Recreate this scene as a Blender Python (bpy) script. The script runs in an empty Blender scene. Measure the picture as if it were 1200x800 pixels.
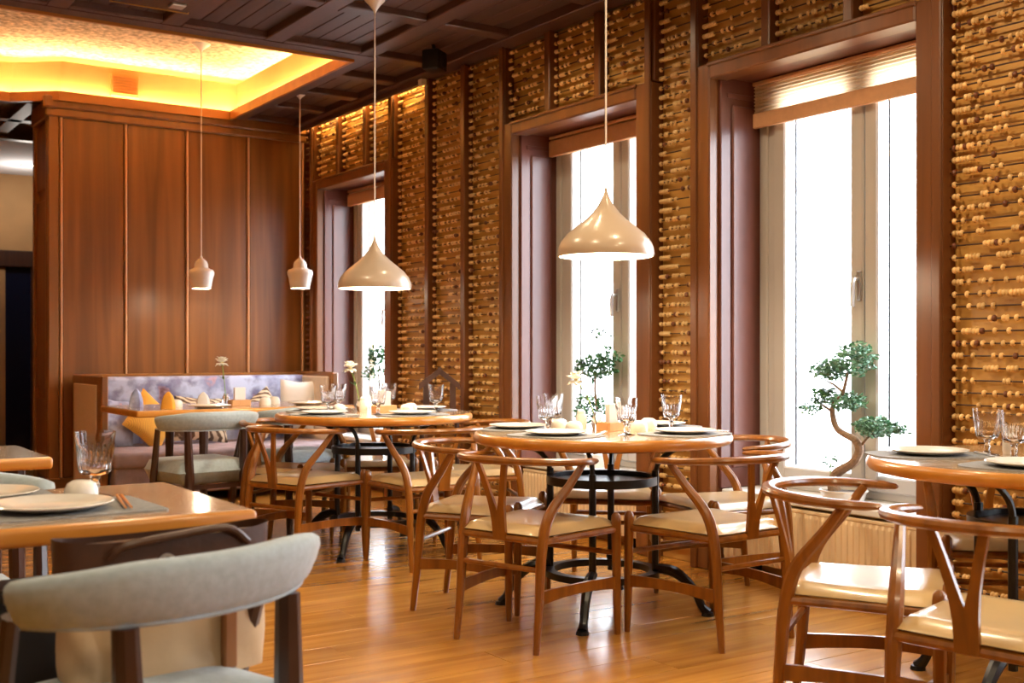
import bpy, bmesh, math, random
from math import sin, cos, pi, radians, sqrt
from mathutils import Vector, Matrix
random.seed(7)
SC = bpy.context.scene
COL = SC.collection

# ------------------------------------------------------------------ camera, world, exposure
cam_d = bpy.data.cameras.new('camera')
cam = bpy.data.objects.new('camera', cam_d); COL.objects.link(cam)
cam.location = (0, 0, 1.10)
cam.rotation_euler = (radians(90), 0, -math.atan(900 / 1350))
cam_d.sensor_width = 36
cam_d.lens = 1350 / 1200 * 36
cam_d.shift_y = 12 / 1200
cam_d.clip_start = 0.05
cam_d.dof.use_dof = True
cam_d.dof.focus_distance = 4.6
cam_d.dof.aperture_fstop = 4.5
SC.camera = cam

world = bpy.data.worlds.new('world'); SC.world = world
world.use_nodes = True
wn = world.node_tree.nodes
wn['Background'].inputs[0].default_value = (0.86, 0.92, 1.0, 1)
wn['Background'].inputs[1].default_value = 15.0

SC.view_settings.view_transform = 'Standard'
SC.view_settings.look = 'None'
SC.view_settings.exposure = 0.37
SC.view_settings.gamma = 1.0
SC.view_settings.use_curve_mapping = False
cy = SC.cycles
cy.use_denoising = True
cy.max_bounces = 10
cy.diffuse_bounces = 5
cy.glossy_bounces = 4
cy.transmission_bounces = 8
cy.transparent_max_bounces = 16
cy.caustics_reflective = False
cy.caustics_refractive = False
cy.sample_clamp_indirect = 6.0
cy.blur_glossy = 0.6

# ------------------------------------------------------------------ materials
MATS = {}
def new_mat(name):
    m = bpy.data.materials.new(name); m.use_nodes = True
    MATS[name] = m
    return m, m.node_tree.nodes, m.node_tree.links, m.node_tree.nodes['Principled BSDF']

def plain(name, col, rough=0.5, metal=0.0, spec=0.5, noise=0.0, nscale=20, bump=0.0, sheen=0.0, coat=0.0):
    m, n, l, b = new_mat(name)
    b.inputs['Base Color'].default_value = (*col, 1)
    b.inputs['Roughness'].default_value = rough
    b.inputs['Metallic'].default_value = metal
    b.inputs['Specular IOR Level'].default_value = spec
    b.inputs['Coat Weight'].default_value = coat
    b.inputs['Coat Roughness'].default_value = 0.12
    if sheen: b.inputs['Sheen Weight'].default_value = sheen
    if noise or bump:
        tc = n.new('ShaderNodeTexCoord')
        nz = n.new('ShaderNodeTexNoise'); nz.inputs['Scale'].default_value = nscale; nz.inputs['Detail'].default_value = 5
        l.new(tc.outputs['Object'], nz.inputs['Vector'])
        if noise:
            rp = n.new('ShaderNodeValToRGB')
            rp.color_ramp.elements[0].position = 0.3; rp.color_ramp.elements[1].position = 0.7
            rp.color_ramp.elements[0].color = tuple(c * (1 - noise) for c in col) + (1,)
            rp.color_ramp.elements[1].color = tuple(min(1, c * (1 + noise)) for c in col) + (1,)
            l.new(nz.outputs['Fac'], rp.inputs['Fac']); l.new(rp.outputs['Color'], b.inputs['Base Color'])
        if bump:
            bp = n.new('ShaderNodeBump'); bp.inputs['Strength'].default_value = bump; bp.inputs['Distance'].default_value = 0.01
            l.new(nz.outputs['Fac'], bp.inputs['Height']); l.new(bp.outputs['Normal'], b.inputs['Normal'])
    return m

def wood(name, c1, c2, axis='X', scale=1.0, rough=0.35, coat=0.0, vary=0.15, contrast=(0.3, 0.7), bump=0.05, spec=0.5):
    """streaky wood grain running along one axis of the object; every piece gets its own tone"""
    m, n, l, b = new_mat(name)
    tc = n.new('ShaderNodeTexCoord'); oi = n.new('ShaderNodeObjectInfo')
    mp = n.new('ShaderNodeMapping')
    s = {'X': (1.2, 22, 22), 'Y': (22, 1.2, 22), 'Z': (22, 22, 1.2)}[axis]
    mp.inputs['Scale'].default_value = tuple(v * scale for v in s)
    cb = n.new('ShaderNodeCombineXYZ')
    mul = n.new('ShaderNodeMath'); mul.operation = 'MULTIPLY'; mul.inputs[1].default_value = 37.0
    l.new(oi.outputs['Random'], mul.inputs[0])
    for i in range(3): l.new(mul.outputs[0], cb.inputs[i])
    l.new(cb.outputs[0], mp.inputs['Location'])
    l.new(tc.outputs['Object'], mp.inputs['Vector'])
    nz = n.new('ShaderNodeTexNoise'); nz.inputs['Scale'].default_value = 1.0; nz.inputs['Detail'].default_value = 6; nz.inputs['Distortion'].default_value = 0.6
    l.new(mp.outputs[0], nz.inputs['Vector'])
    rp = n.new('ShaderNodeValToRGB')
    rp.color_ramp.elements[0].position, rp.color_ramp.elements[1].position = contrast
    rp.color_ramp.elements[0].color = (*c1, 1); rp.color_ramp.elements[1].color = (*c2, 1)
    l.new(nz.outputs['Fac'], rp.inputs['Fac'])
    hsv = n.new('ShaderNodeHueSaturation')
    mr = n.new('ShaderNodeMapRange'); mr.inputs['To Min'].default_value = 1 - vary; mr.inputs['To Max'].default_value = 1 + vary
    l.new(oi.outputs['Random'], mr.inputs['Value']); l.new(mr.outputs[0], hsv.inputs['Value'])
    l.new(rp.outputs['Color'], hsv.inputs['Color']); l.new(hsv.outputs['Color'], b.inputs['Base Color'])
    b.inputs['Roughness'].default_value = rough
    b.inputs['Specular IOR Level'].default_value = spec
    b.inputs['Coat Weight'].default_value = coat; b.inputs['Coat Roughness'].default_value = 0.15
    if bump:
        bp = n.new('ShaderNodeBump'); bp.inputs['Strength'].default_value = bump; bp.inputs['Distance'].default_value = 0.004
        l.new(nz.outputs['Fac'], bp.inputs['Height']); l.new(bp.outputs['Normal'], b.inputs['Normal'])
    return m

def emit(name, col, strength):
    m, n, l, b = new_mat(name)
    b.inputs['Base Color'].default_value = (*col, 1)
    b.inputs['Emission Color'].default_value = (*col, 1)
    b.inputs['Emission Strength'].default_value = strength
    return m

def glassy(name, tint=(1, 1, 1), clear=0.9, haze=0.0, rough=0.02, ior=1.45):
    """thin glass: clear where seen face on, mirror-like at grazing angles"""
    m, n, l, b = new_mat(name)
    n.remove(b); out = n['Material Output']
    tr = n.new('ShaderNodeBsdfTransparent'); tr.inputs[0].default_value = (*[c * clear for c in tint], 1)
    gl = n.new('ShaderNodeBsdfGlossy'); gl.inputs['Roughness'].default_value = rough
    lw = n.new('ShaderNodeLayerWeight'); lw.inputs['Blend'].default_value = 0.5
    pw = n.new('ShaderNodeMath'); pw.operation = 'POWER'; pw.inputs[1].default_value = 4.0
    fr = n.new('ShaderNodeMath'); fr.operation = 'MULTIPLY_ADD'; fr.inputs[1].default_value = ior - 1.0; fr.inputs[2].default_value = 0.045; fr.use_clamp = True
    l.new(lw.outputs['Facing'], pw.inputs[0]); l.new(pw.outputs[0], fr.inputs[0])
    mx = n.new('ShaderNodeMixShader')
    l.new(fr.outputs[0], mx.inputs[0]); l.new(tr.outputs[0], mx.inputs[1]); l.new(gl.outputs[0], mx.inputs[2])
    last = mx
    if haze:
        df = n.new('ShaderNodeBsdfTranslucent'); df.inputs[0].default_value = (*tint, 1)
        dd = n.new('ShaderNodeBsdfDiffuse'); dd.inputs[0].default_value = (*tint, 1)
        ad = n.new('ShaderNodeMixShader'); ad.inputs[0].default_value = 0.5
        l.new(df.outputs[0], ad.inputs[1]); l.new(dd.outputs[0], ad.inputs[2])
        m2 = n.new('ShaderNodeMixShader'); m2.inputs[0].default_value = haze
        l.new(mx.outputs[0], m2.inputs[1]); l.new(ad.outputs[0], m2.inputs[2]); last = m2
    l.new(last.outputs[0], out.inputs['Surface'])
    return m

def cloth_through(name, col, trans=0.5):
    m, n, l, b = new_mat(name)
    b.inputs['Base Color'].default_value = (*col, 1); b.inputs['Roughness'].default_value = 0.9
    out = n['Material Output']
    t = n.new('ShaderNodeBsdfTranslucent'); t.inputs[0].default_value = (*col, 1)
    mx = n.new('ShaderNodeMixShader'); mx.inputs[0].default_value = trans
    l.new(b.outputs[0], mx.inputs[1]); l.new(t.outputs[0], mx.inputs[2]); l.new(mx.outputs[0], out.inputs['Surface'])
    return m

def floral(name):
    m, n, l, b = new_mat(name)
    tc = n.new('ShaderNodeTexCoord')
    v = n.new('ShaderNodeTexVoronoi'); v.inputs['Scale'].default_value = 5.0
    nz = n.new('ShaderNodeTexNoise'); nz.inputs['Scale'].default_value = 9.0; nz.inputs['Detail'].default_value = 6
    mixv = n.new('ShaderNodeMix'); mixv.data_type = 'VECTOR'; mixv.inputs[0].default_value = 0.25
    l.new(tc.outputs['Object'], nz.inputs['Vector'])
    l.new(tc.outputs['Object'], mixv.inputs[4]); l.new(nz.outputs['Color'], mixv.inputs[5])
    l.new(mixv.outputs[1], v.inputs['Vector'])
    rp = n.new('ShaderNodeValToRGB'); e = rp.color_ramp.elements
    e[0].position = 0.0; e[0].color = (0.20, 0.07, 0.05, 1)
    e[1].position = 0.16; e[1].color = (0.46, 0.30, 0.36, 1)
    x = e.new(0.26); x.color = (0.26, 0.28, 0.46, 1)
    x = e.new(0.6); x.color = (0.50, 0.55, 0.74, 1)
    l.new(v.outputs['Distance'], rp.inputs['Fac'])
    rp2 = n.new('ShaderNodeValToRGB'); rp2.color_ramp.elements[0].position = 0.45; rp2.color_ramp.elements[1].position = 0.62
    rp2.color_ramp.elements[0].color = (1, 1, 1, 1); rp2.color_ramp.elements[1].color = (0.50, 0.44, 0.52, 1)
    l.new(nz.outputs['Fac'], rp2.inputs['Fac'])
    mm = n.new('ShaderNodeMix'); mm.data_type = 'RGBA'; mm.blend_type = 'MULTIPLY'; mm.inputs[0].default_value = 1
    l.new(rp.outputs['Color'], mm.inputs[6]); l.new(rp2.outputs['Color'], mm.inputs[7])
    l.new(mm.outputs[2], b.inputs['Base Color']); b.inputs['Roughness'].default_value = 0.75
    return m

def stripes(name, c1, c2, scale=14, distort=3.0, axis='X'):
    m, n, l, b = new_mat(name)
    tc = n.new('ShaderNodeTexCoord'); w = n.new('ShaderNodeTexWave'); w.inputs['Scale'].default_value = scale; w.inputs['Distortion'].default_value = distort
    w.bands_direction = axis
    l.new(tc.outputs['Object'], w.inputs['Vector'])
    rp = n.new('ShaderNodeValToRGB'); rp.color_ramp.elements[0].position = 0.4; rp.color_ramp.elements[1].position = 0.6
    rp.color_ramp.elements[0].color = (*c1, 1); rp.color_ramp.elements[1].color = (*c2, 1)
    l.new(w.outputs['Fac'], rp.inputs['Fac']); l.new(rp.outputs['Color'], b.inputs['Base Color'])
    b.inputs['Roughness'].default_value = 0.9
    return m

wood('floor_wood', (0.38, 0.155, 0.022), (0.62, 0.290, 0.052), 'X', 0.8, rough=0.24, coat=0.40, vary=0.11, bump=0.04)
wood('chair_wood', (0.165, 0.053, 0.006), (0.325, 0.116, 0.012), 'Z', 1.0, rough=0.30, coat=0.3, vary=0.06, bump=0.02)
wood('table_wood', (0.50, 0.19, 0.024), (0.66, 0.28, 0.045), 'X', 0.6, rough=0.28, coat=0.3, vary=0.05, bump=0.02)
wood('table_face', (0.60, 0.42, 0.26), (0.71, 0.53, 0.36), 'X', 0.6, rough=0.16, coat=1.0, vary=0.05, bump=0.01, spec=0.8)
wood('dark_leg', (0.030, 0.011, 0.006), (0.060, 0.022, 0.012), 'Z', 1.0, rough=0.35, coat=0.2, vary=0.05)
wood('panel_wood', (0.150, 0.052, 0.011), (0.265, 0.098, 0.021), 'Z', 0.45, rough=0.34, vary=0.07, contrast=(0.34, 0.68))
wood('panel_trim', (0.19, 0.075, 0.018), (0.27, 0.108, 0.027), 'Z', 0.5, rough=0.32, vary=0.05)
wood('batten_wood', (0.56, 0.28, 0.13), (0.70, 0.38, 0.18), 'Z', 0.5, rough=0.3, vary=0.04)
wood('casing_wood', (0.125, 0.044, 0.013), (0.20, 0.070, 0.019), 'Z', 0.5, rough=0.30, vary=0.05)
wood('reveal_wood', (0.10, 0.030, 0.020), (0.15, 0.046, 0.030), 'Z', 0.5, rough=0.36, coat=0.1, vary=0.05)
wood('ceiling_wood', (0.062, 0.031, 0.028), (0.105, 0.053, 0.046), 'Y', 0.5, rough=0.45, vary=0.12)
wood('beam_wood', (0.080, 0.039, 0.033), (0.120, 0.060, 0.050), 'Y', 0.5, rough=0.45, vary=0.05)
wood('lip_lit_wood', (0.36, 0.13, 0.025), (0.46, 0.18, 0.035), 'X', 0.5, rough=0.4, vary=0.05)
wood('board_wood', (0.43, 0.215, 0.045), (0.63, 0.345, 0.085), 'Y', 0.9, rough=0.45, vary=0.08, contrast=(0.25, 0.75))
plain('rod', (0.050, 0.018, 0.007), 0.5)
wood('bead_wood', (0.70, 0.42, 0.15), (0.88, 0.60, 0.27), 'Y', 1.5, rough=0.35, coat=0.2, vary=0.25)
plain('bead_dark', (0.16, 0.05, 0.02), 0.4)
plain('cream_seat', (0.60, 0.41, 0.19), 0.34, coat=0.5, noise=0.06, nscale=8, bump=0.08)
plain('grey_fabric', (0.34, 0.41, 0.45), 0.85, noise=0.10, nscale=60, bump=0.10, sheen=0.3)
plain('iron', (0.006, 0.007, 0.010), 0.30, 0.0)
plain('black', (0.008, 0.008, 0.009), 0.5)
plain('pvc', (0.48, 0.45, 0.42), 0.35, noise=0.02, nscale=3)
plain('sill_white', (0.74, 0.74, 0.74), 0.35, noise=0.03, nscale=5)
plain('radiator', (0.72, 0.56, 0.36), 0.4, noise=0.02, nscale=5)
plain('lamp_shade', (0.56, 0.43, 0.31), 0.28, coat=0.25)
plain('lamp_white', (0.86, 0.78, 0.68), 0.3, coat=0.3)
plain('lamp_inner', (0.95, 0.92, 0.86), 0.6)
plain('cord', (0.82, 0.72, 0.62), 0.6)
plain('porcelain', (0.82, 0.77, 0.70), 0.18, coat=0.3)
plain('mat_grey', (0.24, 0.24, 0.24), 0.8, noise=0.2, nscale=90)
plain('metal', (0.62, 0.62, 0.62), 0.3, 0.9)
plain('brass', (0.75, 0.48, 0.14), 0.3, 0.9)
plain('stucco', (0.62, 0.46, 0.30), 0.9, noise=0.55, nscale=26, bump=1.0)
plain('band_paint', (0.66, 0.40, 0.12), 0.6, noise=0.06, nscale=4)
plain('vent_paint', (0.78, 0.40, 0.10), 0.5)
plain('wall_tan', (0.42, 0.24, 0.10), 0.8, noise=0.08, nscale=3)
plain('wall_warm', (0.55, 0.42, 0.28), 0.85, noise=0.05, nscale=3)
plain('ceiling_white', (0.72, 0.72, 0.74), 0.9, noise=0.02, nscale=3)
plain('concrete', (0.55, 0.55, 0.54), 0.9, noise=0.1, nscale=2)
plain('beige_fabric', (0.64, 0.52, 0.40), 0.85, noise=0.06, nscale=60, bump=0.1)
plain('leather_brown', (0.060, 0.022, 0.010), 0.4, noise=0.2, nscale=30, bump=0.15)
plain('canvas', (0.52, 0.38, 0.23), 0.75, noise=0.10, nscale=7, bump=0.35)
plain('strap_tan', (0.30, 0.12, 0.035), 0.5)
plain('orange_cloth', (0.75, 0.33, 0.03), 0.85, noise=0.12, nscale=10, bump=0.2)
plain('white_cloth', (0.82, 0.80, 0.78), 0.85, noise=0.04, nscale=10, bump=0.1)
plain('bonsai_bark', (0.20, 0.12, 0.07), 0.85, noise=0.3, nscale=60, bump=0.5)
plain('leaf', (0.030, 0.115, 0.035), 0.45, noise=0.5, nscale=14)
plain('leaf_pale', (0.10, 0.24, 0.14), 0.45, noise=0.5, nscale=14)
plain('petal', (0.88, 0.84, 0.74), 0.6, noise=0.05, nscale=30)
plain('petal_core', (0.72, 0.58, 0.06), 0.6)
plain('stem', (0.22, 0.36, 0.08), 0.6)
plain('soil', (0.06, 0.04, 0.03), 0.95, noise=0.4, nscale=60, bump=0.6)
plain('wood_box', (0.58, 0.30, 0.12), 0.5, noise=0.1, nscale=20)
plain('paper', (0.80, 0.72, 0.68), 0.7)
plain('amber_glass', (0.80, 0.30, 0.03), 0.2, coat=0.4)
wood('chopstick_wood', (0.55, 0.20, 0.05), (0.62, 0.25, 0.07), 'X', 1.0, rough=0.4)
floral('floral')
plain('seat_mauve', (0.28, 0.22, 0.25), 0.8, noise=0.25, nscale=9, bump=0.1)
stripes('zebra', (0.62, 0.52, 0.38), (0.10, 0.06, 0.04), 9, 5.0, 'DIAGONAL')
stripes('ochre', (0.72, 0.36, 0.04), (0.55, 0.24, 0.03), 40, 2.0, 'DIAGONAL')
cloth_through('blind_cloth', (0.90, 0.72, 0.48), 0.7)
plain('blind_rail', (0.62, 0.33, 0.16), 0.6, noise=0.05, nscale=40)
glassy('window_glass', (1, 1, 1), 0.98, 0.0, 0.01, 1.5)
def clear_glass(name):
    m, n, l, b = new_mat(name)
    b.inputs['Base Color'].default_value = (0.99, 0.99, 1, 1); b.inputs['Roughness'].default_value = 0.02
    b.inputs['Transmission Weight'].default_value = 1.0; b.inputs['IOR'].default_value = 1.42
clear_glass('goblet_glass')
plain('door_glass', (0.006, 0.010, 0.030), 0.10, coat=0.4)
emit('led_warm', (1.0, 0.70, 0.36), 58.0)
emit('led_wall', (1.0, 0.60, 0.18), 38.0)
emit('bulb', (1.0, 0.86, 0.66), 30.0)
emit('downlight', (1.0, 0.82, 0.58), 45.0)
M = MATS

# ------------------------------------------------------------------ mesh helpers
class MB:
    def __init__(s): s.v = []; s.f = []
    def add(s, vs, fs):
        o = len(s.v); s.v += [tuple(p) for p in vs]; s.f += [tuple(i + o for i in q) for q in fs]; return s
    def box(s, x0, x1, y0, y1, z0, z1):
        vs = [(x, y, z) for z in (z0, z1) for y in (y0, y1) for x in (x0, x1)]
        return s.add(vs, [(0, 2, 3, 1), (4, 5, 7, 6), (0, 1, 5, 4), (2, 6, 7, 3), (0, 4, 6, 2), (1, 3, 7, 5)])
    def cbox(s, x0, x1, y0, y1, z0, z1, c=0.004):
        """box with chamfered edges"""
        bm = bmesh.new()
        bmesh.ops.create_cube(bm, size=1)
        for v in bm.verts:
            v.co = Vector(((x0 + x1) / 2 + v.co.x * (x1 - x0), (y0 + y1) / 2 + v.co.y * (y1 - y0), (z0 + z1) / 2 + v.co.z * (z1 - z0)))
        bmesh.ops.bevel(bm, geom=bm.edges[:], offset=c, segments=1, affect='EDGES', profile=0.5)
        bm.verts.index_update()
        s.add([v.co[:] for v in bm.verts], [[v.index for v in f.verts] for f in bm.faces]); bm.free(); return s
    def rbox(s, x0, x1, y0, y1, z0, z1, r=0.02, seg=3):
        bm = bmesh.new()
        bmesh.ops.create_cube(bm, size=1)
        for v in bm.verts:
            v.co = Vector(((x0 + x1) / 2 + v.co.x * (x1 - x0), (y0 + y1) / 2 + v.co.y * (y1 - y0), (z0 + z1) / 2 + v.co.z * (z1 - z0)))
        bmesh.ops.bevel(bm, geom=bm.edges[:], offset=r, segments=seg, affect='EDGES', profile=0.5)
        bm.verts.index_update()
        s.add([v.co[:] for v in bm.verts], [[v.index for v in f.verts] for f in bm.faces]); bm.free(); return s
    def tube(s, path, rad, n=8, cap=True, flat=None):
        """swept round (or, with flat=(a,b), oval) bar; rad is a number or a list"""
        P = [Vector(p) for p in path]; k = len(P)
        R = rad if isinstance(rad, (list, tuple)) else [rad] * k
        T = []
        for i in range(k):
            t = (P[min(i + 1, k - 1)] - P[max(i - 1, 0)]); T.append(t.normalized())
        up = Vector((0, 0, 1)) if abs(T[0].z) < 0.9 else Vector((0, 1, 0))
        nx = T[0].cross(up).normalized(); vs = []
        for i in range(k):
            nx = (nx - T[i] * nx.dot(T[i])).normalized(); ny = T[i].cross(nx)
            a, b = (flat if flat else (1, 1))
            for j in range(n):
                q = 2 * pi * j / n
                vs.append(P[i] + nx * (cos(q) * R[i] * a) + ny * (sin(q) * R[i] * b))
        fs = [(i * n + j, i * n + (j + 1) % n, (i + 1) * n + (j + 1) % n, (i + 1) * n + j) for i in range(k - 1) for j in range(n)]
        if cap: fs += [tuple(range(n - 1, -1, -1)), tuple((k - 1) * n + j for j in range(n))]
        return s.add(vs, fs)
    def lathe(s, prof, n=24, c=(0, 0, 0), rf=None, close=False):
        vs = []
        for r, z in prof:
            for j in range(n):
                q = 2 * pi * j / n; rr = r * (rf(j, z) if rf else 1)
                vs.append((c[0] + rr * cos(q), c[1] + rr * sin(q), c[2] + z))
        k = len(prof)
        fs = [(i * n + j, i * n + (j + 1) % n, (i + 1) * n + (j + 1) % n, (i + 1) * n + j) for i in range(k - 1) for j in range(n)]
        if close: fs += [((k - 1) * n + j, (k - 1) * n + (j + 1) % n, (j + 1) % n, j) for j in range(n)]
        else:
            if prof[0][0] > 1e-6: fs.append(tuple(range(n - 1, -1, -1)))
            if prof[-1][0] > 1e-6: fs.append(tuple((k - 1) * n + j for j in range(n)))
        return s.add(vs, fs)
    def prism(s, pts, z0, z1):
        n = len(pts); vs = [(x, y, z0) for x, y in pts] + [(x, y, z1) for x, y in pts]
        fs = [tuple(range(n - 1, -1, -1)), tuple(range(n, 2 * n))] + [(i, (i + 1) % n, n + (i + 1) % n, n + i) for i in range(n)]
        return s.add(vs, fs)
    def slab(s, outline, a, b, plane='XZ'):
        """extrude a closed 2-D outline lying in a vertical plane"""
        n = len(outline)
        f = (lambda p, t: (p[0], t, p[1])) if plane == 'XZ' else (lambda p, t: (t, p[0], p[1]))
        vs = [f(p, a) for p in outline] + [f(p, b) for p in outline]
        fs = [tuple(range(n - 1, -1, -1)), tuple(range(n, 2 * n))] + [(i, (i + 1) % n, n + (i + 1) % n, n + i) for i in range(n)]
        return s.add(vs, fs)
    def grid(s, nu, nv, fn, closed=False):
        vs = [fn(i / (nu - 1), j / (nv - 1)) for i in range(nu) for j in range(nv)]
        fs = [(i * nv + j, (i + 1) * nv + j, (i + 1) * nv + j + 1, i * nv + j + 1) for i in range(nu - 1) for j in range(nv - 1)]
        return s.add(vs, fs)
    def mesh(s, name, mat, smooth=True, angle=35):
        me = bpy.data.meshes.new(name); me.from_pydata(s.v, [], s.f)
        bm = bmesh.new(); bm.from_mesh(me); bmesh.ops.recalc_face_normals(bm, faces=bm.faces); bm.to_mesh(me); bm.free()
        if smooth:
            me.polygons.foreach_set('use_smooth', [True] * len(me.polygons))
            me.set_sharp_from_angle(angle=radians(angle))
        me.materials.append(mat); me.update()
        return me
    def build(s, name, mat, parent=None, smooth=True, loc=None, kind=None, label=None, angle=35):
        o = bpy.data.objects.new(name, s.mesh(name, M[mat] if isinstance(mat, str) else mat, smooth, angle)); COL.objects.link(o)
        if parent: o.parent = parent
        if loc: o.location = loc
        if kind: o['kind'] = kind
        if label: o['label'] = label
        return o

def link(name, me, parent=None, loc=(0, 0, 0), rot=None, scale=None):
    o = bpy.data.objects.new(name, me); COL.objects.link(o); o.parent = parent; o.location = loc
    if rot: o.rotation_euler = rot
    if scale: o.scale = scale
    return o
def tag(o, label, cat, group=None):
    o['label'] = label; o['category'] = cat
    if group: o['group'] = group
    return o
def thing(name, label, cat, loc=(0, 0, 0), rz=0, group=None):
    o = bpy.data.objects.new(name, None); COL.objects.link(o); o.empty_display_size = 0.1
    o.location = loc; o.rotation_euler = (0, 0, rz)
    return tag(o, label, cat, group)
def struct(o): o['kind'] = 'structure'; return o
def struct_empty(name, loc=(0, 0, 0)):
    o = bpy.data.objects.new(name, None); COL.objects.link(o); o.location = loc; o['kind'] = 'structure'; return o
def dup(root, loc, rz, label):
    r = root.copy(); COL.objects.link(r); r.location = loc; r.rotation_euler = (0, 0, rz); r['label'] = label
    for ch in root.children:
        c = ch.copy(); COL.objects.link(c); c.parent = r
        for g in ch.children:
            d = g.copy(); COL.objects.link(d); d.parent = c
    return r
def lamp_light(name, loc, power, col, radius, parent=None, spot=None):
    ld = bpy.data.lights.new(name, 'SPOT' if spot else 'POINT'); ld.energy = power; ld.color = col; ld.shadow_soft_size = radius
    if spot: ld.spot_size = radians(spot); ld.spot_blend = 0.6
    o = bpy.data.objects.new(name, ld); COL.objects.link(o); o.location = loc; o.parent = parent
    return o

# ------------------------------------------------------------------ the room
XW = 4.08                      # front plane of the window wall
ZC = 3.056                     # underside of the ceiling beams
LINT, SILL = 2.472, 0.41
YB = 9.39                      # panelled back wall
XWIN = XW + 0.30               # window plane
X0, Y0, YF = -5.0, -4.0, 13.5
WINS = [(7.805, 9.034), (4.844, 6.062), (3.045, 4.268), (0.570, 1.790), (-1.90, -0.68)]   # openings, far to near
CAS = 0.13

# floor: dark bed and oak planks
fl = struct(MB().box(X0, XW + 0.5, Y0, YF, -0.10, -0.02).build('floor', 'floor_wood', smooth=False))
PW, PL = 0.19, 1.9
plank_me = MB().cbox(-PL / 2 + 0.001, PL / 2 - 0.001, -PW / 2 + 0.0012, PW / 2 - 0.0012, -0.03, 0.0, 0.0007).mesh('floor_plank', M['floor_wood'], False)
row = 0; y = 1.2
while y < 9.3:
    x = -0.8 + (row * 0.73) % PL - PL
    while x < XW:
        if x + PL > -0.6:
            link('plank', plank_me, fl, (x + PL / 2, y, 0))
        x += PL
    y += PW; row += 1
rest = MB().box(X0, XW + 0.5, Y0, 1.2 - PW / 2, -0.03, 0).box(X0, XW + 0.5, y - PW / 2, YF, -0.03, 0).box(X0, -2.7, 1.2 - PW / 2, y - PW / 2, -0.03, 0)
rest.build('far_boards', 'floor_wood', fl, False)

# window wall: piers and the pieces above and below the openings
w = MB()
edges = []
for (a, b) in WINS: edges.append((a - 0.14, b))
ys = YB + 0.3
for (a, b) in edges:
    w.box(XW + 0.062, XW + 0.5, b + 0.001, ys, 0, ZC + 0.3)
    w.box(XW + 0.062, XW + 0.5, a, b, LINT + 0.04, ZC + 0.3)
    w.box(XW + 0.14, XW + 0.5, a, b, 0, SILL - 0.035)
    ys = a - 0.001
w.box(XW + 0.062, XW + 0.5, Y0, ys, 0, ZC + 0.3)
wall_right = struct(w.build('wall_right', 'wall_warm', smooth=False))
struct(MB().box(X0 - 0.2, X0, Y0 - 0.2, YF + 0.2, 0, 3.6).build('wall_left', 'wall_warm', smooth=False))
struct(MB().box(X0 - 0.2, XW + 0.5, Y0 - 0.2, Y0, 0, 3.6).build('wall_near', 'wall_warm', smooth=False))
struct(MB().box(X0 - 0.2, XW + 0.5, YF, YF + 0.2, 0, 3.6).build('wall_far', 'wall_tan', smooth=False))
struct(MB().box(XW + 0.06, XW + 0.5, YB + 0.3, YF + 0.1, 0, 3.6).build('wall_passage', 'wall_tan', smooth=False))
struct(MB().box(XW + 0.5, 60, -40, 60, -0.35, -0.25).build('ground_outside', 'concrete', smooth=False))

# ceiling with its coffer opening
COF = [(3.394, 6.99), (3.394, 9.32), (2.02, 9.32), (1.716, 9.58), (-1.0, 9.58), (-1.0, 6.99)]
zt, zk = ZC + 0.055, ZC + 0.14
YD = 11.3
ce = MB()
ce.box(X0, XW + 0.06, Y0, 6.87, zt, zk)
ce.box(3.514, XW + 0.06, 6.87, YD, zt, zk)
ce.box(2.065, 3.514, 9.44, YD, zt, zk)
ce.box(X0, 2.065, 9.70, YD, zt, zk)
ce.prism([(1.76, 9.70), (2.065, 9.44), (2.065, 9.70)], zt, zk)
ce.box(X0, -1.12, 6.87, 9.70, zt, zk)
ceiling = struct(ce.build('ceiling', 'ceiling_wood', smooth=False))
struct(MB().box(X0, XW + 0.1, YD, YF, ZC - 0.02, ZC + 0.1).build('ceiling_passage', 'ceiling_white', smooth=False))
def beam(x0, x1, y0, y1, drop=0.0):
    MB().cbox(x0, x1, y0, y1, ZC - drop, zt + 0.01, 0.006).build('beam', 'beam_wood', ceiling, False)
bx = [(3.95, XW + 0.02), (3.366, 3.487), (2.717, 2.838), (2.068, 2.188), (1.419, 1.539), (0.77, 0.89), (0.12, 0.24), (-0.53, -0.41)]
by = [(6.825, 6.90), (5.953, 6.074), (5.08, 5.20), (4.21, 4.33)]
for i, (a, b) in enumerate(bx):
    beam(a, b, 3.3, 9.37 if i < 1 else 6.90, 0.012 if i == 0 else 0)
for (a, b) in by:
    for i in range(len(bx) - 1):
        if i == 0: continue
        beam(bx[i + 1][1], bx[i][0], a, b)
strip = [5.953, 6.834, 7.446, 8.07, 8.68, 9.27]
for yy in [4.21, 5.08] + strip: beam(3.487, 3.95, yy, yy + 0.115)
for (x0_, x1_) in ((0.3, 0.42), (1.1, 1.22), (1.85, 1.97)): beam(x0_, x1_, 9.66, YD)
beam(X0, 2.3, 10.4, 10.52); beam(X0, 2.3, YD - 0.1, YD + 0.02, 0.03)
def cplanks(x0, x1, y0, y1):
    n = max(1, round((x1 - x0) / 0.115)); wd = (x1 - x0) / n
    for k in range(n):
        MB().cbox(x0 + k * wd + 0.002, x0 + (k + 1) * wd - 0.002, y0, y1, zt - 0.012, zt + 0.005, 0.003).build('plank', 'ceiling_wood', ceiling, False)
for i in range(1, len(bx) - 1):
    cplanks(bx[i + 1][1], bx[i][0], 6.074, 6.825); cplanks(bx[i + 1][1], bx[i][0], 5.20, 5.953)
for a, b in zip([4.33, 5.195] + [q + 0.115 for q in strip[:-1]], [5.08] + strip):
    cplanks(3.487, 3.95, a, b)

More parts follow.
